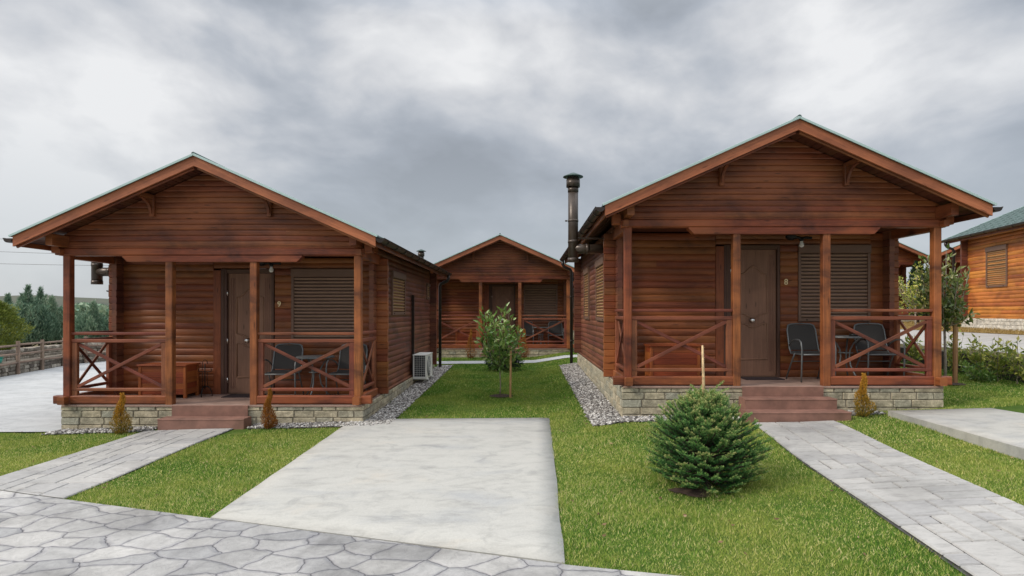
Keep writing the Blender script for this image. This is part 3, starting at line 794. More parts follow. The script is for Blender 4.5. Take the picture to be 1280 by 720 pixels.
# ------------------------------------------------------------------ porch things
def make_chair():
    c = thing('patio_chair', '', 'chair')
    # faces -y. seat .44 high
    fr = MB()
    for s in (-1, 1):
        x = s*.27
        fr.tube([(x, -.22, .0), (x, -.235, .3), (x, -.24, .52), (x, -.215, .62), (x, -.15, .66), (x, -.02, .655), (x*.97, .12, .60), (x*.93, .17, .55)], .0125, 8)
        fr.tube([(x*.93, .0, .44), (x*.93, .1, .3), (x*.98, .25, .0)], .0125, 8)
        fr.tube([(x*.9, -.24, .43), (x*.9, -.05, .43), (x*.9, .14, .425), (x*.9, .19, .5), (x*.88, .27, .80), (x*.8, .29, .875), (x*.6, .295, .895), (0, .297, .905)], .0125, 8)
    fr.tube([(-.245, -.24, .43), (.245, -.24, .43)], .0125, 8); fr.tube([(-.26, .10, .3), (.26, .10, .3)], .009, 8)
    fr.build('frame', M['tube'], c)
    st = MB()
    prof = [(-.235, .44), (-.12, .432), (0, .428), (.12, .432), (.165, .46)]
    for a, b in zip(prof[:-1], prof[1:]): st.beam((0, a[0], a[1]), (0, b[0], b[1]), .475, .008, ch=.001)
    st.build('seat', M['sling'], c)
    bk = MB(); n = 8
    for i in range(n):
        t0, t1 = i/n, (i+1)/n; f = lambda t: (.175+.118*t+.01*math.sin(t*3), .48+.405*t)
        a, b = f(t0), f(t1); w0 = .47 - (.03*t0); w1 = .47-.03*t1-(.04 if i == n-1 else 0)
        for dy in (0, .006):
            bk.quad((-w0/2, a[0]+dy, a[1]), (w0/2, a[0]+dy, a[1]), (w1/2, b[0]+dy, b[1]), (-w1/2, b[0]+dy, b[1]))
    bk.build('backrest', M['sling'], c)
    return c
def make_table():
    t = thing('bistro_table', '', 'table')
    m = MB(); m.lathe([(0, .715), (.30, .715), (.31, .705), (.31, .69), (.30, .685), (0, .685)], (0, 0, 0), 32); m.build('table_top', M['tube'], t)
    for k in range(3):
        a = k*2*math.pi/3+.5; cs, sn = math.cos(a), math.sin(a)
        pts = [(r_*cs, r_*sn, z) for r_, z in ((.22, .685), (.14, .60), (.085, .5), (.07, .38), (.09, .25), (.16, .12), (.27, .0))]
        l = MB(); l.tube(pts, .012, 8); l.build('leg', M['tube'], t)
    m = MB(); m.lathe([(.095, .44), (.105, .44), (.105, .452), (.095, .452), (.095, .44)], (0, 0, 0), 20); m.build('ring', M['tube'], t)
    return t
def make_chest():
    t = thing('storage_chest', '', 'chest'); W, D, H = .80, .40, .57
    m = MB(); nz = 5
    for i in range(nz):
        z0 = .06+i*(H-.09)/nz+.001; z1 = .06+(i+1)*(H-.09)/nz-.001
        m.box(-W/2+.045, W/2-.045, -D/2+.012, D/2-.01, z0, z1, ch=.004)
        m.box(-W/2+.012, W/2-.012, -D/2+.05, D/2-.05, z0, z1, ch=.004)
    m.build('panel', M['chest'], t)
    for sx in (-1, 1):
        for sy in (-1, 1):
            m = MB(); m.box(sx*(W/2-.045), sx*W/2, sy*(D/2-.045), sy*D/2, 0, H-.03, ch=.004, grain='z'); m.build('corner_post', M['chest'], t)
    m = MB(); m.box(-W/2-.02, W/2+.02, -D/2-.02, D/2+.01, H-.029, H, ch=.008); m.build('lid', M['chest'], t)
    return t
chair0, table0, chest0 = make_chair(), make_table(), make_chest()
def put(proto, base, lx, ly, rz, label, group, first):
    o = proto if first else copy_tree(proto)
    o.location = (base[0]+lx, base[1]+ly, base[2]+.001); o.rotation_euler = (0, 0, rz); tag(o, label, None, group); return o
g1, g2, g3 = 'grey mesh patio chairs on the porches', 'round metal tables on the porches', 'wooden chests on the porches'
put(chair0, CL, .84, .62, R(4), 'grey mesh chair beside the door of cabin number 9', g1, True)
put(chair0, CL, 1.93, .62, R(-5), 'grey mesh chair in the right corner of the porch of cabin number 9', g1, False)
put(chair0, CR, .74, .62, R(3), 'grey mesh chair standing in the open beside the door of cabin number 8', g1, False)
put(chair0, CR, 1.82, .62, R(-4), 'grey mesh chair behind the railing of cabin number 8', g1, False)
put(chair0, CB, .85, .62, 0, 'left mesh chair behind the railing of the middle back cabin', g1, False)
put(chair0, CB, 1.9, .62, 0, 'right mesh chair behind the railing of the middle back cabin', g1, False)
put(table0, CL, 1.39, .60, 0, 'small round grey table between the chairs of cabin number 9', g2, True)
put(table0, CR, 1.30, .62, .4, 'small round grey table with an ashtray between the chairs of cabin number 8', g2, False)
put(table0, CB, 1.38, .6, 0, 'small round table on the porch of the middle back cabin', g2, False)
put(chest0, CL, -1.2, .80, 0, 'reddish wooden chest on the porch of cabin number 9', g3, True)
put(chest0, CR, -1.42, .80, 0, 'reddish wooden chest on the porch of cabin number 8', g3, False)
put(chest0, CB, -1.2, .80, 0, 'reddish wooden chest on the porch of the middle back cabin', g3, False)
m = MB(); m.lathe([(0, .005), (.06, .0), (.065, .01), (.06, .035), (.05, .035), (.045, .012), (0, .012)], (0, 0, 0), 18)
o = m.build('ashtray', M['iron']); o.location = (CR[0]+1.36, CR[1]+.5, CR[2]+.717); tag(o, 'small black ashtray on the round table of cabin number 8', 'ashtray')
# iron stand beside the door of cabin 9
t = thing('iron_stand', 'black wrought iron stand with curled hooks beside the door of cabin number 9', 'stand', (CL[0]-.62, CL[1]+.86, CL[2]+.001))
m = MB(); m.tube([(0, 0, .12), (0, 0, .56)], .008, 6)
m.tube([(-.07*math.cos(a*math.pi/8)*-1 if False else .045*math.cos(math.pi*a/8), 0, .56+.07*math.sin(math.pi*a/8)) for a in range(9)], .006, 6)
m.tube([(-.045, 0, .56), (-.045, 0, .45)], .005, 6); m.build('pole', M['iron'], t)
m = MB()
for s in (-1, 1):
    m.tube([(0, 0, .42), (s*.08, 0, .425), (s*.11, 0, .44), (s*.115, 0, .47), (s*.095, 0, .475)], .007, 6)
    m.tube([(s*.04, 0, .42), (s*.045, 0, .16)], .004, 5)
m.build('hook_bar', M['iron'], t)
for k in range(3):
    a = k*2*math.pi/3-math.pi/2; m = MB(); m.tube([(r_*math.cos(a), r_*math.sin(a), z) for r_, z in ((0, .17), (.04, .17), (.08, .13), (.105, .06), (.11, .0))], .008, 6); m.build('leg', M['iron'], t)
for base, w, lab in ((CL, 0, 'dark doormat at the door of cabin number 9'), (CR, 0, 'dark doormat at the door of cabin number 8')):
    m = MB(); m.box(-.30, .32, -.17, .17, 0, .012, ch=.004)
    for k in range(24): m.box(-.29+k*.0255, -.275+k*.0255, -.16, .16, .012, .016, ch=.001, grain='y')
    o = m.build('doormat', M['mat_dark']); o.location = (base[0]+.05, base[1]+.86, base[2]+.001); tag(o, lab, 'doormat', 'doormats on the porches')

# ------------------------------------------------------------------ air conditioner
ax, ay, az = CL[0]+WX+.03, 12.92, CL[2]
t = thing('air_conditioner', 'white outdoor air conditioning unit on the side wall of cabin number 9', 'air conditioner', (ax, ay, az))
x0, x1, L, z0, z1 = .07, .37, .86, -.06, .47
m = MB(); m.box(x0, x1, .012, L, z0, z1, ch=.012); 
m.box(x0-.008, x1+.008, -.006, L+.008, z1-.001, z1+.016, ch=.006); m.box(x0-.002, x0+.03, -.004, .011, z0, z1, ch=.003, grain='z'); m.box(x1-.03, x1+.002, -.004, .011, z0, z1, ch=.003, grain='z')
m.box(x0+.031, x1-.031, -.004, .011, z0, z0+.05, ch=.003)
m.build('housing', M['ac'], t)
m = MB(); m.box(x0+.03, x1-.03, .004, .0115, z0+.05, z1, ch=.001); m.build('coil', M['acdark'], t)
m = MB()
for k in range(1, 6): m.box(x0+.03+k*.04-.002, x0+.03+k*.04+.002, -.003, .003, z0+.05, z1, ch=.001, grain='z')
for k in range(1, 10): m.box(x0+.03, x1-.03, -.0045, .0015, z0+.05+k*.048-.002, z0+.05+k*.048+.002, ch=.001)
m.build('grille', M['ac'], t)
m = MB(Matrix.Translation((x1+.001, L*.42, (z0+z1)/2)) @ Matrix.Rotation(R(90), 4, 'Y')); m.lathe([(0, .002), (.22, .002), (.225, .008), (.235, .008)], (0,0,0), 32)
m.build('fan_opening', M['acdark'], t)
m = MB(Matrix.Translation((x1+.003, L*.42, (z0+z1)/2)) @ Matrix.Rotation(R(90), 4, 'Y'))
for rr in (.05, .09, .13, .17, .21): m.tube([(rr*math.cos(2*math.pi*k/24), rr*math.sin(2*math.pi*k/24), .012) for k in range(25)], .003, 4)
for k in range(8): m.tube([(.03*math.cos(k*math.pi/4), .03*math.sin(k*math.pi/4), .012), (.23*math.cos(k*math.pi/4), .23*math.sin(k*math.pi/4), .012)], .003, 4)
m.build('fan_guard', M['ac'], t)
for yy in (.12, L-.12):
    m = MB(); m.box(-.0, x1+.03, yy-.02, yy+.02, z0-.035, z0-.002, ch=.003); m.box(.0, .03, yy-.02, yy+.02, z0-.3, z0-.037, ch=.003, grain='z'); m.beam((.03, yy, z0-.27), (x1-.04, yy, z0-.04), .02, .02); m.build('bracket', M['ac'], t)
m = MB(); m.box(-.006, .05, .22, .30, .0, 1.85, ch=.01, grain='z'); m.build('pipe_cover', M['gutter'], t)

# ------------------------------------------------------------------ gravel
def pebbles(name, rects, dens, size, label):
    ico_v = np.array([(0,0,1),(.894,0,.447),(.276,.851,.447),(-.724,.526,.447),(-.724,-.526,.447),(.276,-.851,.447),(.724,.526,-.447),(-.276,.851,-.447),(-.894,0,-.447),(-.276,-.851,-.447),(.724,-.526,-.447),(0,0,-1)])
    ico_f = np.array([(0,1,2),(0,2,3),(0,3,4),(0,4,5),(0,5,1),(1,6,2),(2,7,3),(3,8,4),(4,9,5),(5,10,1),(2,6,7),(3,7,8),(4,8,9),(5,9,10),(1,10,6),(11,7,6),(11,8,7),(11,9,8),(11,10,9),(11,6,10)])
    VV, FF, RR = [], [], []; off = 0
    for (x0, x1, y0, y1) in rects:
        n = int((x1-x0)*(y1-y0)*dens)
        for _ in range(n):
            x = random.uniform(x0, x1)+random.gauss(0, .012); y = random.uniform(y0, y1)+random.gauss(0, .012)
            s = size*random.uniform(.5, 1.35); sc = np.array([random.uniform(.8, 1.4), random.uniform(.7, 1.1), random.uniform(.45, .8)])*s
            a = random.uniform(0, 6.28); ca, sa = math.cos(a), math.sin(a)
            v = ico_v*(1+rng.uniform(-.18, .18, (12, 1)))*sc
            v = np.stack([v[:,0]*ca-v[:,1]*sa+x, v[:,0]*sa+v[:,1]*ca+y, v[:,2]+gz(x, y)+.022+random.uniform(-.006, .012)], 1)
            VV.append(v); FF.append(ico_f+off); RR.append(np.full(20, random.random())); off += 12
    o = np_tris(name, np.concatenate(VV), np.concatenate(FF), np.concatenate(RR), M['pebble'])
    return tag(o, label, 'gravel', kind='stuff')
GL = [(-2.50, -2.08, 8.7, 16.6), (-4.2, -2.3, 8.62, 8.96), (-7.3, -5.72, 8.62, 8.96)]
GRr = [(.98, 1.44, 8.05, 15.6), (1.44, 3.1, 8.05, 8.42), (4.55, 5.15, 8.12, 8.42)]
pebbles('gravel', GL, 2300, .017, 'grey and white pebbles along the stone base of cabin number 9')
pebbles('gravel', GRr, 2300, .017, 'grey and white pebbles along the stone base of cabin number 8')
for rr, lab in ((GL, 'a'), (GRr, 'b')):
    mb = MB()
    for (x0, x1, y0, y1) in rr: sheet(mb, lambda s, t: (x0+s*(x1-x0), y0+t*(y1-y0)), 4, 12, .014)
    tag(mb.build('gravel_bed', M['pebble'] if False else M['groove']), kind='structure')

# ------------------------------------------------------------------ grass
def inlawn(x, y):
    x = x+rng.normal(0, .012, len(x)); y = y+rng.normal(0, .012, len(y))
    m = (y > 3.98-.335*x+.005) & (y < 18.9) & (x > -9.4) & (x < 8.8)
    def ex(x0, x1, y0, y1): return (x > x0) & (x < x1) & (y > y0) & (y < y1)
    m &= ~((x > -2.71) & (x < .28+(y-3.9)*.0265) & (y < 9.2))
    m &= ~((x > 5.03+(y-1.5)*.015) & (y < 8.02+(x-5.1)*.133))
    m &= ~ex(-5.76, -4.42, 0, 8.7)
    m &= ~((x > 3.14-.1*(7.85-y)) & (x < 4.28-.1*(7.85-y)) & (y < 7.9))
    for g in GL+GRr: m &= ~ex(g[0]+.015, g[1]-.015, g[2]+.015, g[3])
    m &= ~ex(-7.3, -2.5, 8.6, 16.1); m &= ~ex(1.4, 6.25, 8.4, 15.6)
    m &= ~((x < -7.3) & (y > 8.8)); m &= ~ex(-5.8, -4.1, 8.2, 9); m &= ~ex(3.0, 4.6, 7.85, 9)
    yy = 17.0+.06*(x+3); m &= ~((y > yy) & (y < yy+.75))
    m &= ~((x < -7.3) & (y > 8.8))
    return m
def blades(zones, name, label, mat, ins=None):
    P, Hh, Wd = [], [], []
    for (x0, x1, y0, y1, dens, h, w) in zones:
        n = int((x1-x0)*(y1-y0)*dens); x = rng.uniform(x0, x1, n); y = rng.uniform(y0, y1, n)
        if ins is not None: k = ins(x, y); x = x[k]; y = y[k]
        P.append(np.stack([x, y], 1)); Hh.append(rng.uniform(.55, 1.25, len(x))*h); Wd.append(np.full(len(x), w))
    P = np.concatenate(P); h = np.concatenate(Hh); w = np.concatenate(Wd); n = len(P)
    gx = np.linspace(-17, 34, 205); gy = np.linspace(0, 55, 221)
    H = np.array([[gz(a, b) for b in gy] for a in gx])
    z = np.empty(n)
    # accurate height: evaluate on a fine grid, bilinear
    fx = (P[:,0]-gx[0])/(gx[1]-gx[0]); fy = (P[:,1]-gy[0])/(gy[1]-gy[0]); ix = np.clip(fx.astype(int), 0, 203); iy = np.clip(fy.astype(int), 0, 219); fx -= ix; fy -= iy
    z = H[ix,iy]*(1-fx)*(1-fy)+H[ix+1,iy]*fx*(1-fy)+H[ix,iy+1]*(1-fx)*fy+H[ix+1,iy+1]*fx*fy
    # height swell so that the turf is not one flat nap
    sw = .8+.25*np.sin(P[:,0]*2.1+1.3*np.sin(P[:,1]*1.3))*np.sin(P[:,1]*2.7+P[:,0]*.7)+.12*np.sin(P[:,0]*9+P[:,1]*7)
    h = h*sw
    a = rng.uniform(0, 2*np.pi, n); l = rng.uniform(.15, 1.1, n)*h; la = rng.uniform(0, 2*np.pi, n)
    base = np.stack([P[:,0], P[:,1], z-.002], 1)
    side = np.stack([np.cos(a), np.sin(a), np.zeros(n)], 1)*w[:,None]
    tip = base + np.stack([np.cos(la)*l, np.sin(la)*l, h], 1)
    V = np.empty((n*3, 3)); V[0::3] = base-side; V[1::3] = base+side; V[2::3] = tip
    F = np.arange(n*3).reshape(n, 3)
    patch = .5+.5*np.sin(P[:,0]*1.7+np.sin(P[:,1]*.9)*2)*np.sin(P[:,1]*1.9+1)
    r = np.clip(rng.beta(1.1, 2.0, n)*(1.06-.34*np.clip((P[:,1]-8.5)/2.5, 0, 1)*(P[:,0] < 12))+.25*patch*rng.random(n)+ (rng.random(n) < .07)*.4, 0, 1)
    return tag(np_tris(name, V, F, r, mat), label, 'grass', kind='stuff')
blades([(-9, 5.6, 2.5, 6.0, 12500, .034, .0028), (-9, 8.8, 6.0, 8.9, 8000, .035, .0037), (-3, 9, 8.9, 12.5, 4200, .038, .0052), (-4, 9, 12.5, 19, 2200, .038, .0075)],
       'grass', 'short green turf with yellowish tips around the cabins and paths', M['grass'], inlawn)
blades([(12.4, 20, 8, 24, 420, .09, .012), (9, 19, 24, 40, 60, .12, .03)], 'dry_grass', 'yellow dry grass on the bank below the orange cabin', M['drygrass'], lambda x, y: (x > 12.5) & ~((x > 13.2+(y-11.3)*.19) & (y < 18.3)))

# ------------------------------------------------------------------ fallen leaves
M['deadleaf'] = leaf_mat('dead_leaf', [(0, (.1, .055, .025)), (.6, (.22, .14, .07)), (1, (.36, .26, .15))], .8, .1)
lf = MB(); cnt = 0
while cnt < 150:
    x, y = random.uniform(-8, 5), random.uniform(2.8, 11)
    if not inlawn(np.array([x]), np.array([y]))[0]: continue
    a = random.uniform(0, 6.28); l = random.uniform(.012, .028); z = gz(x, y)+.034; dx, dy = math.cos(a)*l, math.sin(a)*l
    lf.F([lf.P((x-dx, y-dy, z)), lf.P((x+dy*.5, y-dx*.5, z-.006)), lf.P((x+dx, y+dy, z+.006)), lf.P((x-dy*.5, y+dx*.5, z+.003))], None, random.random()); cnt += 1
tag(lf.build('fallen_leaves', M['deadleaf']), 'scattered small dry brown leaves lying on the lawn', 'leaves', kind='stuff')
# ------------------------------------------------------------------ plants
def rot_frames(d):
    """orthonormal frames for direction array d (n,3)"""
    d = d/np.linalg.norm(d, axis=1, keepdims=True)
    up = np.where(np.abs(d[:,2:3]) > .95, np.array([[1.,0,0]]), np.array([[0,0,1.]]))
    s = np.cross(d, up); s /= np.linalg.norm(s, axis=1, keepdims=True); u = np.cross(s, d)
    return d, s, u
def leaf_quads(P, D, L, W, roll=None, fold=.25):
    """pointed leaves: 4 vertices, base, two sides, tip, folded a little (two tris)"""
    n = len(P); d, s, u = rot_frames(D)
    roll = rng.uniform(0, 2*np.pi, n) if roll is None else roll
    s2 = s*np.cos(roll)[:,None]+u*np.sin(roll)[:,None]; u2 = np.cross(s2, d)
    L = np.broadcast_to(L, n)[:,None]; W = np.broadcast_to(W, n)[:,None]
    V = np.empty((n*4, 3)); V[0::4] = P; V[1::4] = P+d*L*.45+s2*W/2+u2*W*fold; V[3::4] = P+d*L*.45-s2*W/2+u2*W*fold; V[2::4] = P+d*L-u2*L*.08
    F = np.empty((n*2, 3), int); b = np.arange(n)*4
    F[0::2] = np.stack([b, b+1, b+2], 1); F[1::2] = np.stack([b, b+2, b+3], 1)
    return V, F
def layered_fir(name, label, loc, rad, height):
    t = thing(name, label, 'shrub', loc)
    NP_, ND_, NT_, NL_ = [], [], [], []
    wood = MB(); wood.tube([(0, 0, -.05), (.01, 0, height*.5), (0, 0, height*.95)], [.03, .02, .008], 8)
    nb = 300
    for b in range(nb):
        v = ((b+.5)/nb)**.9; th = b*2.39996+random.uniform(-.25, .25)
        prof = np.interp(v, [0, .1, .28, .5, .68, .82, .93, 1], [.86, 1.0, 1.0, .90, .68, .42, .22, .08])
        L = rad*prof*random.uniform(.84, 1.06)*(1+.09*math.sin(th*3+1+v*5)); z0 = height*(.085+.89*v)*.86
        el = -.22+1.05*v+random.uniform(-.10, .12)
        pts = []; nseg = 7
        for k in range(nseg+1):
            q = k/nseg; pts.append(Vector((L*q*math.cos(th), L*q*math.sin(th), z0+L*q*math.tan(el)*.55+.05*q*q-.05*math.sin(q*3.1))))
        wood.tube(pts, [.008*(1-k/nseg)+.0025 for k in range(nseg+1)], 4, caps=False)
        def shoot(p, d, l, tone):
            n = int(l*420)+6; d = np.array(d); d = d/np.linalg.norm(d)
            for j in range(n):
                k = j/n; a = random.uniform(0, 6.283); side = np.cross(d, [0, 0, 1.]); side /= np.linalg.norm(side)+1e-6; up = np.cross(side, d)
                r_ = side*math.cos(a)+up*(abs(math.sin(a))*.8 if random.random() < .75 else -.5*abs(math.sin(a)))
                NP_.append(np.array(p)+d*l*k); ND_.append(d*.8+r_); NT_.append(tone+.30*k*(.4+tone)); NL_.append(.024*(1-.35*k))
            wood.tube([p, tuple(np.array(p)+d*l*.95)], [.0022, .0012], 3, caps=False)
        br = random.uniform(-.12, .12)
        for k in range(2, nseg+1):
            q = k/nseg
            if q < .35: continue
            dv = (pts[k]-pts[k-1]).normalized(); sd = Vector((-math.sin(th), math.cos(th), 0))
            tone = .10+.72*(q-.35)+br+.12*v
            for sgn in (-1, 1):
                l = random.uniform(.06, .13)*(1.15-.45*q)*(rad/.56); p = pts[k].lerp(pts[k-1], random.random()*.7)
                d = dv*.75+sd*sgn*random.uniform(.5, 1.0)+Vector((0, 0, random.uniform(-.05, .35)))
                shoot(tuple(p), tuple(d), l, tone)
                if q > .5: shoot(tuple(p+d.normalized()*l*.45), tuple(dv*.9+sd*sgn*.2+Vector((0, 0, .25))), l*.6, tone+.05)
            if q > .55 and random.random() < .6: shoot(tuple(pts[k]), tuple(dv*.5+Vector((0, 0, .9))), random.uniform(.03, .06), tone+.08)
        shoot(tuple(pts[-1]), tuple((pts[-1]-pts[-2]).normalized()), random.uniform(.05, .085), .62+br)
    V, F = leaf_quads(np.array(NP_), np.array(ND_), np.array(NL_)*rng.uniform(.8, 1.15, len(NL_)), .0042, fold=0)
    tt = np.clip(np.array(NT_)+rng.normal(0, .05, len(NT_)), 0, 1)
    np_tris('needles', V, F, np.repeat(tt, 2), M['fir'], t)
    wood.build('trunk', M['barkdark'], t)
    mb = MB(); mb.tube([(0, 0, height*.85), (-.005, 0, height*1.1), (-.015, 0, height*1.45)], [.016, .013, .009], 7)
    for kk in range(90):
        z = random.uniform(height*.98, height*1.42); a = random.uniform(0, 6.28)
        mb.tube([(-.01, 0, z), (-.01+.016*math.cos(a), .016*math.sin(a), z+.010)], [.003, .001], 3)
    mb.build('leader_shoot', M['wood_bark_leader'], t)
    PP, DD = [], []
    for a, el, ll in ((.35, .6, .27), (2.6, .75, .17), (-.2, .42, .25), (-2.2, .7, .15), (1.4, .6, .18), (-1.2, .6, .17)):
        dv = np.array([math.cos(a)*math.cos(el), math.sin(a)*math.cos(el), math.sin(el)])
        for j in range(230):
            kx = random.random(); PP.append(np.array([0, 0, height*.90])+dv*ll*kx); DD.append(dv*.8+rng.normal(0, .45, 3))
    V, F = leaf_quads(np.array(PP), np.array(DD), .024, .0042, fold=0)
    np_tris('top_twigs', V, F, rng.uniform(.78, 1, len(F)), M['fir'], t)
    return t
def fir(name, label, loc, rad, height, shoots, mat, leader=True, cat='shrub', needles=34, nl=.026, group=None):
    t = thing(name, label, cat, loc, group=group)
    # shoots: start positions spread over the shell and inner layers
    n = shoots; th = rng.uniform(0, 2*np.pi, n); v = rng.beta(1.35, 1.25, n)       # height fraction
    prof = np.interp(v, [0, .12, .3, .5, .7, .85, .95, 1], [.62, .88, 1.0, .9, .62, .36, .18, .05])
    lob = 1+.10*np.sin(th*5+v*9)+.07*np.sin(th*9-v*17)
    q = rng.beta(5, 1.2, n)
    r = rad*prof*lob*q
    P = np.stack([r*np.cos(th), r*np.sin(th), height*(.06+.92*v)], 1)
    D = np.stack([np.cos(th), np.sin(th), .25+1.1*v**2+rng.normal(0, .25, n)], 1)+rng.normal(0, .33, (n, 3))
    d, s, u = rot_frames(D); SL_ = rng.uniform(.045, .09, n)*(rad/.58)**.5
    m = needles; k = np.tile(np.arange(m)/m, n); I = np.repeat(np.arange(n), m)
    ang = rng.uniform(0, 2*np.pi, n*m)
    # needles flat-ish around the shoot
    rad_dir = s[I]*np.cos(ang)[:,None]+u[I]*np.sin(ang)[:,None]*.7
    NP = P[I]+d[I]*(k*SL_[I])[:,None]; ND = d[I]*.75+rad_dir
    V, F = leaf_quads(NP, ND, nl*(1-.35*k)*rng.uniform(.8, 1.2, n*m), nl*.2, fold=0)
    tone = np.clip(rng.random(n)*.35+1.5*(q-.72)+.25*(P[:,2]/height), 0, 1)
    rr = np.clip(tone[I]*.62+.42*k*tone[I]+.1*k+rng.normal(0, .05, n*m), 0, 1)
    o = np_tris('needles', V, F, np.repeat(rr, 2), mat, t)
    mb = MB(); mb.tube([(0, 0, -.05), (.01, 0, height*.5), (0, 0, height*.95)], [.035*rad/.58, .025*rad/.58, .008], 8)
    for kk in range(0, n, max(1, n//160)):
        mb.tube([(0, 0, P[kk,2]*.75), tuple(P[kk])], [.007, .003], 4, caps=False)
    mb.build('trunk', M['barkdark'], t)
    if leader:
        mb = MB(); mb.tube([(0, 0, height*.9), (-.005, 0, height*1.1), (-.015, 0, height*1.43)], [.013, .010, .007], 7)
        for kk in range(60):
            z = random.uniform(height*.98, height*1.42); a = random.uniform(0, 6.28)
            mb.tube([(-.01, 0, z), (-.01+.016*math.cos(a), .016*math.sin(a), z+.008)], [.003, .001], 3)
        mb.build('leader_shoot', M['wood_bark_leader'], t)
        # top whorl of pale twigs
        PP, DD = [], []
        for a, el, ll in ((.5, .55, .26), (2.4, .8, .16), (-.2, .45, .24), (-2.2, .7, .16), (1.4, .6, .18), (-1.2, .6, .2)):
            dv = np.array([math.cos(a)*math.cos(el), math.sin(a)*math.cos(el), math.sin(el)])
            for j in range(170):
                kx = random.random(); PP.append(np.array([0, 0, height*.93])+dv*ll*kx); DD.append(dv*.6+rng.normal(0, .55, 3))
        V, F = leaf_quads(np.array(PP), np.array(DD), .026, .0045, fold=0)
        np_tris('top_twigs', V, F, rng.uniform(.75, 1, len(F)), mat, t)
    return t
def zat(x, y): return gz(x, y)
layered_fir('fir_shrub', 'bushy dark green fir with a bare leader shoot on the front lawn', (1.74, 5.5, zat(1.72, 5.5)), .53, .93)
m = MB(); cc = m.P((1.58, 5.28, zat(1.6, 5.3)+.03)); rg = []
for k in range(28):
    a = k*2*math.pi/28; q = .22+.05*math.sin(a*3)+random.uniform(-.03, .03); rg.append(m.P((1.58+q*.95*math.cos(a), 5.28+q*.6*math.sin(a), zat(1.6, 5.3)+.012)))
for k in range(28): m.F((cc, rg[k], rg[(k+1) % 28]), None, .5, True)
tag(m.build('soil_patch', M['soil']), kind='structure')
fir('fir_shrub', 'round deep green shrub on the lawn behind the young tree, beside the back path', (-.55, 15.6, zat(-.5, 15.6)), .5, .62, 900, M['deepgreen'], False, nl=.035)

def laurel(label, loc, h, crown_r, crown_z0, nleaf, mat, leafL=.085, group=None, trunk_r=.012, stems=9, lean=0, name='young_tree'):
    t = thing(name, label, 'tree', loc, group=group)
    mb = MB(); fork = crown_z0*.95
    mb.tube([(0, 0, -.03), (.01+lean*.3, .0, fork*.4), (-.006+lean*.6, 0, fork)], [trunk_r*1.3, trunk_r, trunk_r*.9], 8)
    tips = []; PP, DD = [], []
    for k in range(stems):
        a = k*2.4+random.uniform(-.3, .3); rr = crown_r*random.uniform(.35, 1.0)*(1 if k else .1); zt = crown_z0+(h-crown_z0)*(random.uniform(.45, .95) if k else 1.0)
        if k % 3 == 2: zt = crown_z0+(h-crown_z0)*random.uniform(.15, .5); rr = crown_r*random.uniform(.7, 1)
        z_s = fork+(zt-fork)*random.uniform(0, .25)*(k > 0)
        p0 = Vector((lean*.6, 0, z_s)); p2 = Vector((rr*math.cos(a), rr*math.sin(a), zt)); p1 = p0.lerp(p2, .5)+Vector((rr*.18*math.cos(a), rr*.18*math.sin(a), -.03))
        pts = [p0, p0.lerp(p1, .6), p1, p1.lerp(p2, .6), p2]
        mb.tube(pts, [trunk_r*.6, trunk_r*.5, trunk_r*.42, trunk_r*.32, trunk_r*.18], 5, caps=False)
        for j in range(nleaf//stems):
            q = random.random()**.75; seg = min(3, int(q*4)); p = pts[seg].lerp(pts[seg+1], q*4-seg)
            if p.z < crown_z0*.92 : continue
            off = Vector(rng.normal(0, 1, 3)); off.normalize(); off *= random.uniform(0, .11)*crown_r/.4
            PP.append(tuple(p+off)); dd = off.normalized()*.9+Vector((0, 0, random.uniform(-.5, .9)))+(p2-p0).normalized()*.4; DD.append(tuple(dd))
    mb.build('trunk', M['bark'], t)
    PP = np.array(PP); DD = np.array(DD); n = len(PP)
    V, F = leaf_quads(PP, DD, leafL*rng.uniform(.6, 1.2, n), leafL*.42*rng.uniform(.8, 1.1, n))
    rr = np.clip(rng.beta(2, 2.2, n)*.85+.25*(PP[:,2]-crown_z0)/(h-crown_z0)*rng.random(n), 0, 1)
    np_tris('crown', V, F, np.repeat(rr, 2), mat, t)
    return t
laurel('young broadleaf tree with a thin grey trunk alone in the middle lawn', (-.48, 11.4, zat(-.48, 11.4)), 1.78, .47, .60, 800, M['laurel'], .135, 'young staked trees', stems=22)
laurel('taller young broadleaf tree beside the porch of cabin number 8', (7.62, 10.3, zat(7.6, 10.3)), 2.42, .41, 1.05, 900, M['laurel2'], .135, 'young staked trees', .022, 26)
def stake(x, y, h, r, label):
    mb = MB(); mb.beam((x, y, zat(x, y)-.1), (x+.01, y, zat(x, y)+h), r*2, r*2, up=(0,1,0), ch=r*.5); tag(mb.build('stake', M['stake']), label, 'stake', 'wooden tree stakes')
stake(-.27, 11.2, .92, .021, 'pale wooden stake beside the young tree in the middle lawn')
stake(7.79, 10.28, 1.55, .035, 'thick wooden stake beside the young tree near cabin number 8')
for x, y in ((-.45, 11.4), (7.72, 10.3)):
    m = MB(); m.lathe([(0, .02), (.12, .018), (.24, .0)], (x, y, zat(x, y)+.012), 16); tag(m.build('soil_patch', M['soil']), kind='structure')

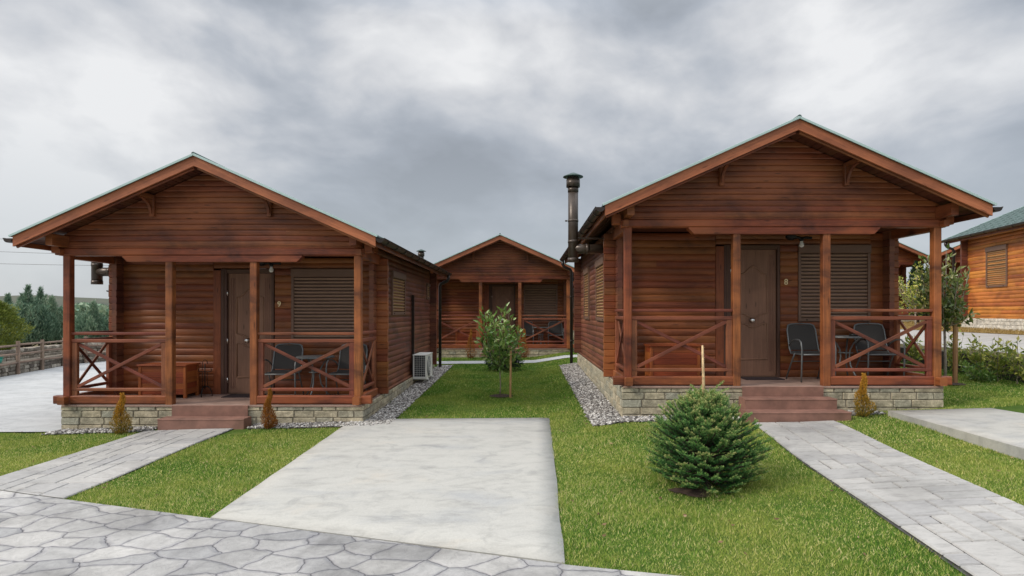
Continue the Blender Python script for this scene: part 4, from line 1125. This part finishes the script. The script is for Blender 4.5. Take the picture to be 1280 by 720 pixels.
def thuja(x, y, h, r, mat, label, z=None, split=None):
    t = thing('small_thuja', label, 'shrub', (x, y, zat(x, y) if z is None else z), group='little thujas beside the porch steps')
    n = 2600; v = rng.random(n)**1.15; th = rng.uniform(0, 6.283, n)
    pr = np.interp(v, [0, .1, .25, .45, .6, .8, 1], [.5, .9, 1, .62, .36, .24, .08]); q = rng.beta(3, 1.1, n)
    wob = 1+.25*np.sin(th*3+v*14)
    P = np.stack([r*pr*q*wob*np.cos(th)+.02*np.sin(v*9), r*pr*q*wob*np.sin(th), h*(.03+.97*v)], 1)
    D = np.stack([np.cos(th)*.5, np.sin(th)*.5, np.full(n, 1.2)], 1)+rng.normal(0, .22, (n, 3))
    V, F = leaf_quads(P, D, .04*rng.uniform(.6, 1.2, n), .009, fold=.1)
    rr = np.clip(rng.normal(.15+.75*v, .16, n), 0, 1)
    np_tris('foliage', V, F, np.repeat(rr, 2), mat, t)
    mb = MB(); mb.tube([(0, 0, -.03), (0, 0, h*.7)], [.01, .004], 6)
    for kk in range(40): mb.tube([(0, 0, P[kk,2]*.7), tuple(P[kk])], [.003, .002], 4, caps=False)
    mb.build('trunk', M['barkdark'], t)
thuja(-6.02, 8.5, .60, .135, M['golden'], 'little golden tipped thuja left of the steps of cabin number 9')
thuja(-3.85, 8.58, .60, .105, M['rusty'], 'rusty brown little thuja right of the steps of cabin number 9')
thuja(4.78, 8.02, .60, .125, M['golden'], 'little orange thuja right of the steps of cabin number 8')
thuja(-1.75, 18.6, .95, .17, M['rusty'], 'rusty thuja left of the young tree, in front of the middle back cabin')
thuja(.0, 18.6, .95, .17, M['rusty'], 'rusty thuja right of the young tree, in front of the middle back cabin')

# retaining wall and hedge plants
mb = MB()
y = 4.0
while y < 24:
    mb.box(8.84, 8.975, y+.01, y+1.95, .2, 1.02+random.uniform(-.01, .01), ch=.01, grain='y'); y += 1.96
tag(mb.build('retaining_wall', M['retain']), 'low dark retaining wall behind the row of leafy plants at the right', 'wall')
k = 0
for y_, h_, lab in ((14.6, .9, 'leafy yellow green plant in front of the retaining wall, farthest of the row'), (13.5, .95, 'leafy plant behind the railing of cabin number 8, second farthest of the row'), (12.6, .8, 'low leafy plant just left of the staked tree at the retaining wall'),
                (11.45, .95, 'tall yellow green plant just right of the stake at the retaining wall'), (10.72, .85, 'yellow green plant third from the right edge at the retaining wall'), (10.3, .9, 'yellow green plant second from the right edge at the retaining wall'), (9.9, .85, 'leafy plant cut by the right edge of the photo at the retaining wall')):
    laurel(lab, (8.6+random.uniform(-.05, .05), y_, zat(8.6, y_)), h_*.92, .17, .10, 210, M['hedge'], .11, 'hedge plants along the retaining wall', .008, 14, name='hedge_plant')
laurel('low green plant at the foot of the hedge near the right edge', (8.35, 10.45, zat(8.35, 10.4)), .32, .28, .03, 500, M['laurel'], .075, None, .006, 12, name='hedge_plant')
laurel('sparse yellow green tree on the far side of the terrace, seen through the right porch', (13.9, 20.2, 1.3), 2.2, .8, .5, 900, M['hedge'], .13, None, .03, 16, name='sparse_tree')

def clump_tree(name, label, loc, h, r, n, mat, kind='cypress', group=None, L=.16):
    t = thing(name, label, 'tree', loc, group=group)
    v = rng.random(n)**.9; th = rng.uniform(0, 6.283, n)
    if kind == 'cypress':
        ns = 15; sa = rng.uniform(0, 6.283, ns); sr = r*rng.uniform(.25, .78, ns); sh = h*(1.0-.42*(sr/r))*rng.uniform(.78, 1.0, ns); sr[0] = .03; sh[0] = h
        sw = r*rng.uniform(.36, .55, ns); h_ = 0; k = rng.integers(0, ns, n); k[: n//6] = 0; v = rng.beta(1.0, 1.35, n)
        z0 = h*.13+.0*sr[k]; zz = z0+(sh[k]-z0)*v; pr = np.interp(v, [0, .12, .4, .75, 1], [.75, 1, .8, .36, .02])
        q = rng.beta(3, 1.1, n); rr_ = sw[k]*pr*q; bend = .85+.35*v*(1-v)
        P = np.stack([sr[k]*np.cos(sa[k])*bend+rr_*np.cos(th), sr[k]*np.sin(sa[k])*bend+rr_*np.sin(th), zz+.1*q], 1)
        P[:, 2] += rng.normal(0, .03, n)
        D = np.stack([np.cos(th)*.55, np.sin(th)*.55, np.full(n, 1.1)], 1)+rng.normal(0, .28, (n, 3))
        V, F = leaf_quads(P, D, L*rng.uniform(.5, 1.4, n), L*.2, fold=.1)
        tone = np.clip(.25+.9*(q-.6)+rng.normal(0, .16, n)+.2*(rng.random(ns)[k]-.5)*2, 0, 1)
        np_tris('crown', V, F, np.repeat(tone, 2), mat, t)
        mb = MB(); mb.tube([(0, 0, -.1), (0, 0, h*.3), (0, 0, h*.85)], [.09*h/3, .06*h/3, .01], 7)
        for j in range(ns): mb.tube([(0, 0, h*.08), (sr[j]*math.cos(sa[j])*.85, sr[j]*math.sin(sa[j])*.85, h*.2), (sr[j]*math.cos(sa[j])*.9, sr[j]*math.sin(sa[j])*.9, sh[j]*.9)], [.03, .022, .006], 5, caps=False)
        mb.build('trunk', M['barkdark'], t)
        return t
    if kind == 'column': pr = np.interp(v, [0, .1, .6, .9, 1], [.7, .95, .9, .45, .05])
    else: pr = np.interp(v, [0, .15, .5, .8, 1], [.5, .9, 1, .7, .1])
    nl = 26; lt = rng.uniform(0, 6.283, nl); lv = rng.random(nl)
    lob = np.ones(n)
    for a, b in zip(lt, lv): lob += .22*np.exp(-((np.angle(np.exp(1j*(th-a))))**2)/.12-((v-b)**2)/.006)
    lob += .12*np.sin(th*4+v*21)
    q = rng.beta(3.2, 1.1, n)
    P = np.stack([r*pr*q*lob*np.cos(th), r*pr*q*lob*np.sin(th), h*(.08+.92*v)+.12*q*lob], 1)
    D = np.stack([np.cos(th)*.8, np.sin(th)*.8, np.full(n, .8)], 1)+rng.normal(0, .4, (n, 3))
    V, F = leaf_quads(P, D, L*rng.uniform(.5, 1.3, n), L*.28, fold=.1)
    rr = np.clip(.25+.5*(lob-.9)+rng.normal(0, .2, n), 0, 1)
    np_tris('crown', V, F, np.repeat(rr, 2), mat, t)
    mb = MB(); mb.tube([(0, 0, -.1), (0, 0, h*.3), (0, 0, h*.85)], [.09*h/3, .06*h/3, .01], 7)
    for kk in range(50): mb.tube([(0, 0, P[kk,2]*.8), tuple(P[kk]*np.array([.85, .85, 1]))], [.018, .006], 4, caps=False)
    mb.build('trunk', M['barkdark'], t)
    return t
gC = 'cypress trees behind the stone wall'
def X(px, Y): return (px-655)*Y/711
for px, Y, h, r, lab in ((-18, 25, 2.9, 1.0, 'blue green cypress cut by the left edge of the photo'), (11, 24.5, 2.75, .85, 'blue green cypress with a thin spike, second from the left'), (36, 24, 3.15, .95, 'tallest blue green cypress behind the stone wall'),
                         (50, 27, 3.2, .8, 'slim cypress leaning between the tallest one and its neighbour'), (66, 25, 2.65, .95, 'cypress just left of the corner post of cabin number 9'), (27, 28, 2.9, .9, 'cypress half hidden in the gap behind the tallest one'),
                         (118, 24.5, 2.35, .95, 'round topped cypress seen inside the left porch opening'), (104, 30, 2.2, .8, 'paler cypress behind the round topped one in the left porch opening')):
    clump_tree('cypress', lab, (X(px, Y), Y, .1), h*.87, r, 11000, M['cypress'], 'cypress', gC)
clump_tree('yellow_green_tree', 'yellow green leafy tree at the far left edge in front of the cypresses', (X(-12, 17.6), 17.6, .35), 1.75, .78, 8000, M['olive'], 'round', L=.11)
clump_tree('cypress', 'narrow dark cypress beside the far cabin porch on the terrace', (X(1147, 25), 25, 1.4), 2.5, .33, 3500, M['deepgreen'], 'column')
clump_tree('cypress', 'narrow dark cypress just left of the corner post of cabin number 8', (X(1158, 24), 24, 1.4), 1.9, .3, 3500, M['deepgreen'], 'column')
# red parasol-like canopy, folded
t = thing('folded_parasol', 'red folded parasol beside the distant porch on the terrace', 'parasol', (X(1160, 30), 30, .2))
m = MB(); m.tube([(0, 0, 0), (0, 0, 3.2)], .03, 8); m.build('pole', M['iron'], t)
m = MB(); m.lathe([(.0, 3.15), (.12, 2.9), (.3, 2.2), (.38, 1.3), (.30, 1.25), (0, 1.3)], (0,0,0), 14); m.build('canopy', M['red'], t)

# ------------------------------------------------------------------ stone wall and fence at left
WP = [(-13.6, 11.5), (-14.6, 14.5), (-15.25, 16.6), (-16.0, 19.2), (-16.3, 20.6), (-15.9, 21.9), (-14.5, 22.8), (-11, 23.6), (-7, 24.2)]
def wall_at(s):
    acc = 0
    for a, b in zip(WP[:-1], WP[1:]):
        l = math.dist(a, b)
        if s <= acc+l: f = (s-acc)/l; return (a[0]+(b[0]-a[0])*f, a[1]+(b[1]-a[1])*f), math.atan2(b[1]-a[1], b[0]-a[0])
        acc += l
    return b, math.atan2(b[1]-a[1], b[0]-a[0])
LW = sum(math.dist(a, b) for a, b in zip(WP[:-1], WP[1:]))
mb = MB(); mb.cm = 0
n = 80
for i in range(n):
    p, a = wall_at(i/n*LW); q, _ = wall_at((i+1)/n*LW)
    nx, ny = -math.sin(a), math.cos(a)
    p = Vector((*p, .12)); q = Vector((*q, .12)); mb.beam(p, p.lerp(q, 1.01), .3, .5, ch=.02, r=.2)
    off = Vector((nx*.45, ny*.45, .25)); mb.beam(p+off, p.lerp(q, 1.01)+off, .5, .6, ch=.02, r=.2)
mb.cm = 1
s = 0
for row in range(6):
    s = 0; z = -.02+row*.12
    while s < LW:
        w = random.uniform(.14, .36); (x, y), a = wall_at(s+w/2); nx, ny = -math.sin(a), math.cos(a)
        for side in (-1,):
            cx, cy = x+side*nx*-.0, y
            h = .115*random.uniform(.8, 1.05); d = random.uniform(.02, .06)
            bk_ = -.15 if row < 3 else .2; c0 = Vector((x+nx*bk_, y+ny*bk_, z+.06)); dv = Vector((math.cos(a), math.sin(a), 0))
            mb.beam(c0-dv*(w/2-.01), c0+dv*(w/2-.01), d*2, h, ch=.022)
        s += w
mb.build('stone_wall', [M['mortar'], M['rubble']]); o = bpy.data.objects['stone_wall']
tag(o, 'low rubble stone wall behind the concrete driveway at the left', 'wall')
t = thing('wooden_fence', 'rustic wooden rail fence standing along the rubble stone wall', 'fence', (0, 0, 0))
s = .3; prev = None
while s < LW-.3:
    (x, y), a = wall_at(s); nx, ny = -math.sin(a)*-.24, math.cos(a)*-.24
    m = MB(); m.beam((x+nx, y+ny, -.1), (x+nx, y+ny, .95+random.uniform(-.03, .04)), .09, .09, up=(0,1,0), ch=.02); m.build('post', M['fence'], t)
    if prev:
        for z in (.32, .60, .86):
            m = MB(); m.tube([(prev[0], prev[1], z+random.uniform(-.02, .02)), (x+nx, y+ny, z+random.uniform(-.02, .02))], .032, 7); m.build('rail', M['fence'], t)
    prev = (x+nx, y+ny); s += 1.35
t = thing('plastic_tub', 'small turquoise plastic tub on the wall ledge at the left edge', 'tub', (-15.25, 16.35, .37))
m = MB(); m.lathe([(.0, .0), (.15, .0), (.18, .02), (.205, .17), (.19, .17), (.165, .03), (0, .02)], (0,0,0), 24); m.build('bowl', M['turq'], t)
m = MB(); m.lathe([(.19, .165), (.22, .17), (.22, .19), (.2, .195), (.185, .19)], (0,0,0), 24); m.build('rim', M['turq'], t)

# hills
mb = MB(); nh = 90
ids = []
for i in range(nh+1):
    a = R(-75)+R(150)*i/nh; rows = []
    for rr_, zf in ((140, 0), (190, .55), (260, 1.0), (330, .8)):
        h = 5.8+2.4*math.sin(a*7+1)+1.4*math.sin(a*17)+.5*math.sin(a*41)+.35*random.uniform(-1, 1)
        rows.append(mb.P((rr_*math.sin(a), rr_*math.cos(a), -1+zf*h*rr_/260)))
    ids.append(rows)
for i in range(nh):
    for j in range(3): mb.F((ids[i][j], ids[i+1][j], ids[i+1][j+1], ids[i][j+1]), None, .5, True)
tag(mb.build('hills', M['hill']), kind='structure')
# distant wood on the hills
V_, F_, R_ = [], [], []; n = 26000
a = rng.uniform(R(-62), R(-30), n); rr_ = rng.uniform(120, 250, n)
P = np.stack([rr_*np.sin(a), rr_*np.cos(a), rng.uniform(0, 1, n)*1.6*(.6+.6*np.sin(a*60)*np.sin(a*23+1))+rr_*.012-.6], 1)
V, F = leaf_quads(P, rng.normal(0, 1, (n, 3))+np.array([0, 0, .5]), 1.1, .8)
tag(np_tris('distant_wood', V, F, np.repeat(rng.random(n), 2), M['cypress']), 'distant low scrub woodland on the hills at the left', 'woodland', kind='stuff')

# power lines on a pole behind cabin 9
t = thing('utility_pole', 'utility pole carrying thin wires behind cabin number 9', 'pole', (-19.5, 40, 0))
m = MB(); m.tube([(0, 0, 0), (0, 0, 6.3)], [.13, .09], 10); m.build('pole', M['barkdark'], t)
for z0_, z1_, lab in ((7.05, 6.1, 'top'), (6.15, 5.5, 'middle'), (5.3, 4.9, 'bottom')):
    m = MB(); pts = []
    for k in range(25):
        f = k/24; x = -70+50.5*f; zz = (z0_+ (z1_-z0_)*((x+37)/17.5)); zz += 1.5*((f-.65)**2) - .05
        pts.append((x, 40, zz))
    m.tube(pts, .014, 5); tag(m.build('power_line', M['cable']), lab+' one of the thin wires crossing the sky left of cabin number 9', 'power line', 'thin wires in the sky')

# ------------------------------------------------------------------ sky and light
w = bpy.data.worlds.new('World'); scene.world = w; w.use_nodes = True; nt = w.node_tree; nt.nodes.clear()
out = nt.nodes.new('ShaderNodeOutputWorld'); bg = nt.nodes.new('ShaderNodeBackground'); nt.links.new(bg.outputs[0], out.inputs[0])
SUN_EL, SUN_AZ = 38, -115       # azimuth from +Y, clockwise positive; sun to the left and behind the camera
sky = N(nt, 'TexSky', sky_type='NISHITA'); sky.sun_disc = False; sky.sun_elevation = R(SUN_EL); sky.sun_rotation = R(SUN_AZ)
tc = N(nt, 'TexCoord').outputs['Generated']
sep = N(nt, 'SeparateXYZ'); nt.links.new(tc, sep.inputs[0])
wv = N(nt, 'TexNoise'); setin(nt, wv, 'Vector', tc); wv.inputs['Scale'].default_value = 2.2; wv.inputs['Detail'].default_value = 3
wsc = N(nt, 'VectorMath', operation='SCALE'); nt.links.new(wv.outputs['Color'], wsc.inputs[0]); wsc.inputs['Scale'].default_value = .16
wad = N(nt, 'VectorMath', operation='ADD'); nt.links.new(tc, wad.inputs[0]); nt.links.new(wsc.outputs[0], wad.inputs[1])
n1 = noise(nt, mapping(nt, wad.outputs[0], (1, 1, 2.0), (2.3, 1.1, 0), (0, .35, .2)), 1.75, 5, .5, .0)
n2 = noise(nt, mapping(nt, wad.outputs[0], (1, 1, 1.7), (8.3, 4.1, 0), (0, .3, 0)), 4.6, 7, .56, .1)
f = math_(nt, 'ADD', math_(nt, 'MULTIPLY', n1, .74), math_(nt, 'MULTIPLY', n2, .26))
f = math_(nt, 'MULTIPLY_ADD', f, 1.75, -.385)
def blob(px, py, pw, k):
    d = Vector(((px-655)/711, 1, (390-py)/711)).normalized()
    dt = N(nt, 'VectorMath', operation='DOT_PRODUCT'); nt.links.new(tc, dt.inputs[0]); dt.inputs[1].default_value = d
    g = math_(nt, 'MULTIPLY', math_(nt, 'SUBTRACT', 1.0, dt.outputs['Value']), -1/(pw*pw)*1.0)
    return math_(nt, 'MULTIPLY', math_(nt, 'EXPONENT', g), k)
for b in ((20, 190, .15, .22), (610, 40, .20, -.13), (620, 125, .08, .05), (1200, 130, .16, .10), (1060, 180, .12, .04), (300, 80, .2, -.09), (850, 50, .18, -.07), (460, 250, .16, -.03), (760, 240, .12, .05), (80, 330, .10, -.06), (60, 10, .14, -.10), (1240, 10, .12, -.06), (1230, 230, .08, .04)):
    f = math_(nt, 'ADD', f, blob(*b))
cl = ramp(nt, f, [(.34, (.33, .355, .39)), (.43, (.40, .43, .475)), (.51, (.51, .535, .575)), (.59, (.66, .67, .69)), (.70, (.87, .87, .87))])
cl = mix(nt, cl, (.52, .565, .61), math_(nt, 'MULTIPLY', ramp(nt, sep.outputs[2], [(0, 1.0), (.12, .7), (.26, 0)]), .65))
# overcast skies are brighter towards the zenith
zen = ramp(nt, sep.outputs[2], [(0.0, 1.0), (.45, 1.1), (.7, 2.9), (1.0, 4.2)])
cl = mix(nt, cl, zen, 1.0, 'MULTIPLY')
hs = N(nt, 'VectorMath', operation='SCALE'); nt.links.new(sky.outputs[0], hs.inputs[0]); hs.inputs['Scale'].default_value = .1
full = mix(nt, hs.outputs[0], cl, .88)
nt.links.new(full, bg.inputs[0]); bg.inputs[1].default_value = 1.0
sd = bpy.data.lights.new('sun', 'SUN'); sd.energy = 2.4; sd.angle = R(14); sd.color = (1.0, .9, .78)
so = bpy.data.objects.new('sun', sd); col.objects.link(so)
az_, el = R(SUN_AZ), R(SUN_EL); dirv = Vector((math.sin(az_)*math.cos(el), math.cos(az_)*math.cos(el), math.sin(el)))
so.rotation_euler = dirv.to_track_quat('Z', 'Y').to_euler()

cam = bpy.data.cameras.new('camera'); co = bpy.data.objects.new('camera', cam); col.objects.link(co)
co.location = (0, 0, 1.85); co.rotation_euler = (R(90), 0, 0)
cam.sensor_width = 36; cam.lens = 20.0; cam.shift_x = -15/1280; cam.shift_y = 30/1280; cam.clip_end = 3000; cam.clip_start = .05
scene.camera = co
scene.view_settings.view_transform = 'Standard'; scene.view_settings.look = 'None'; scene.view_settings.exposure = 0
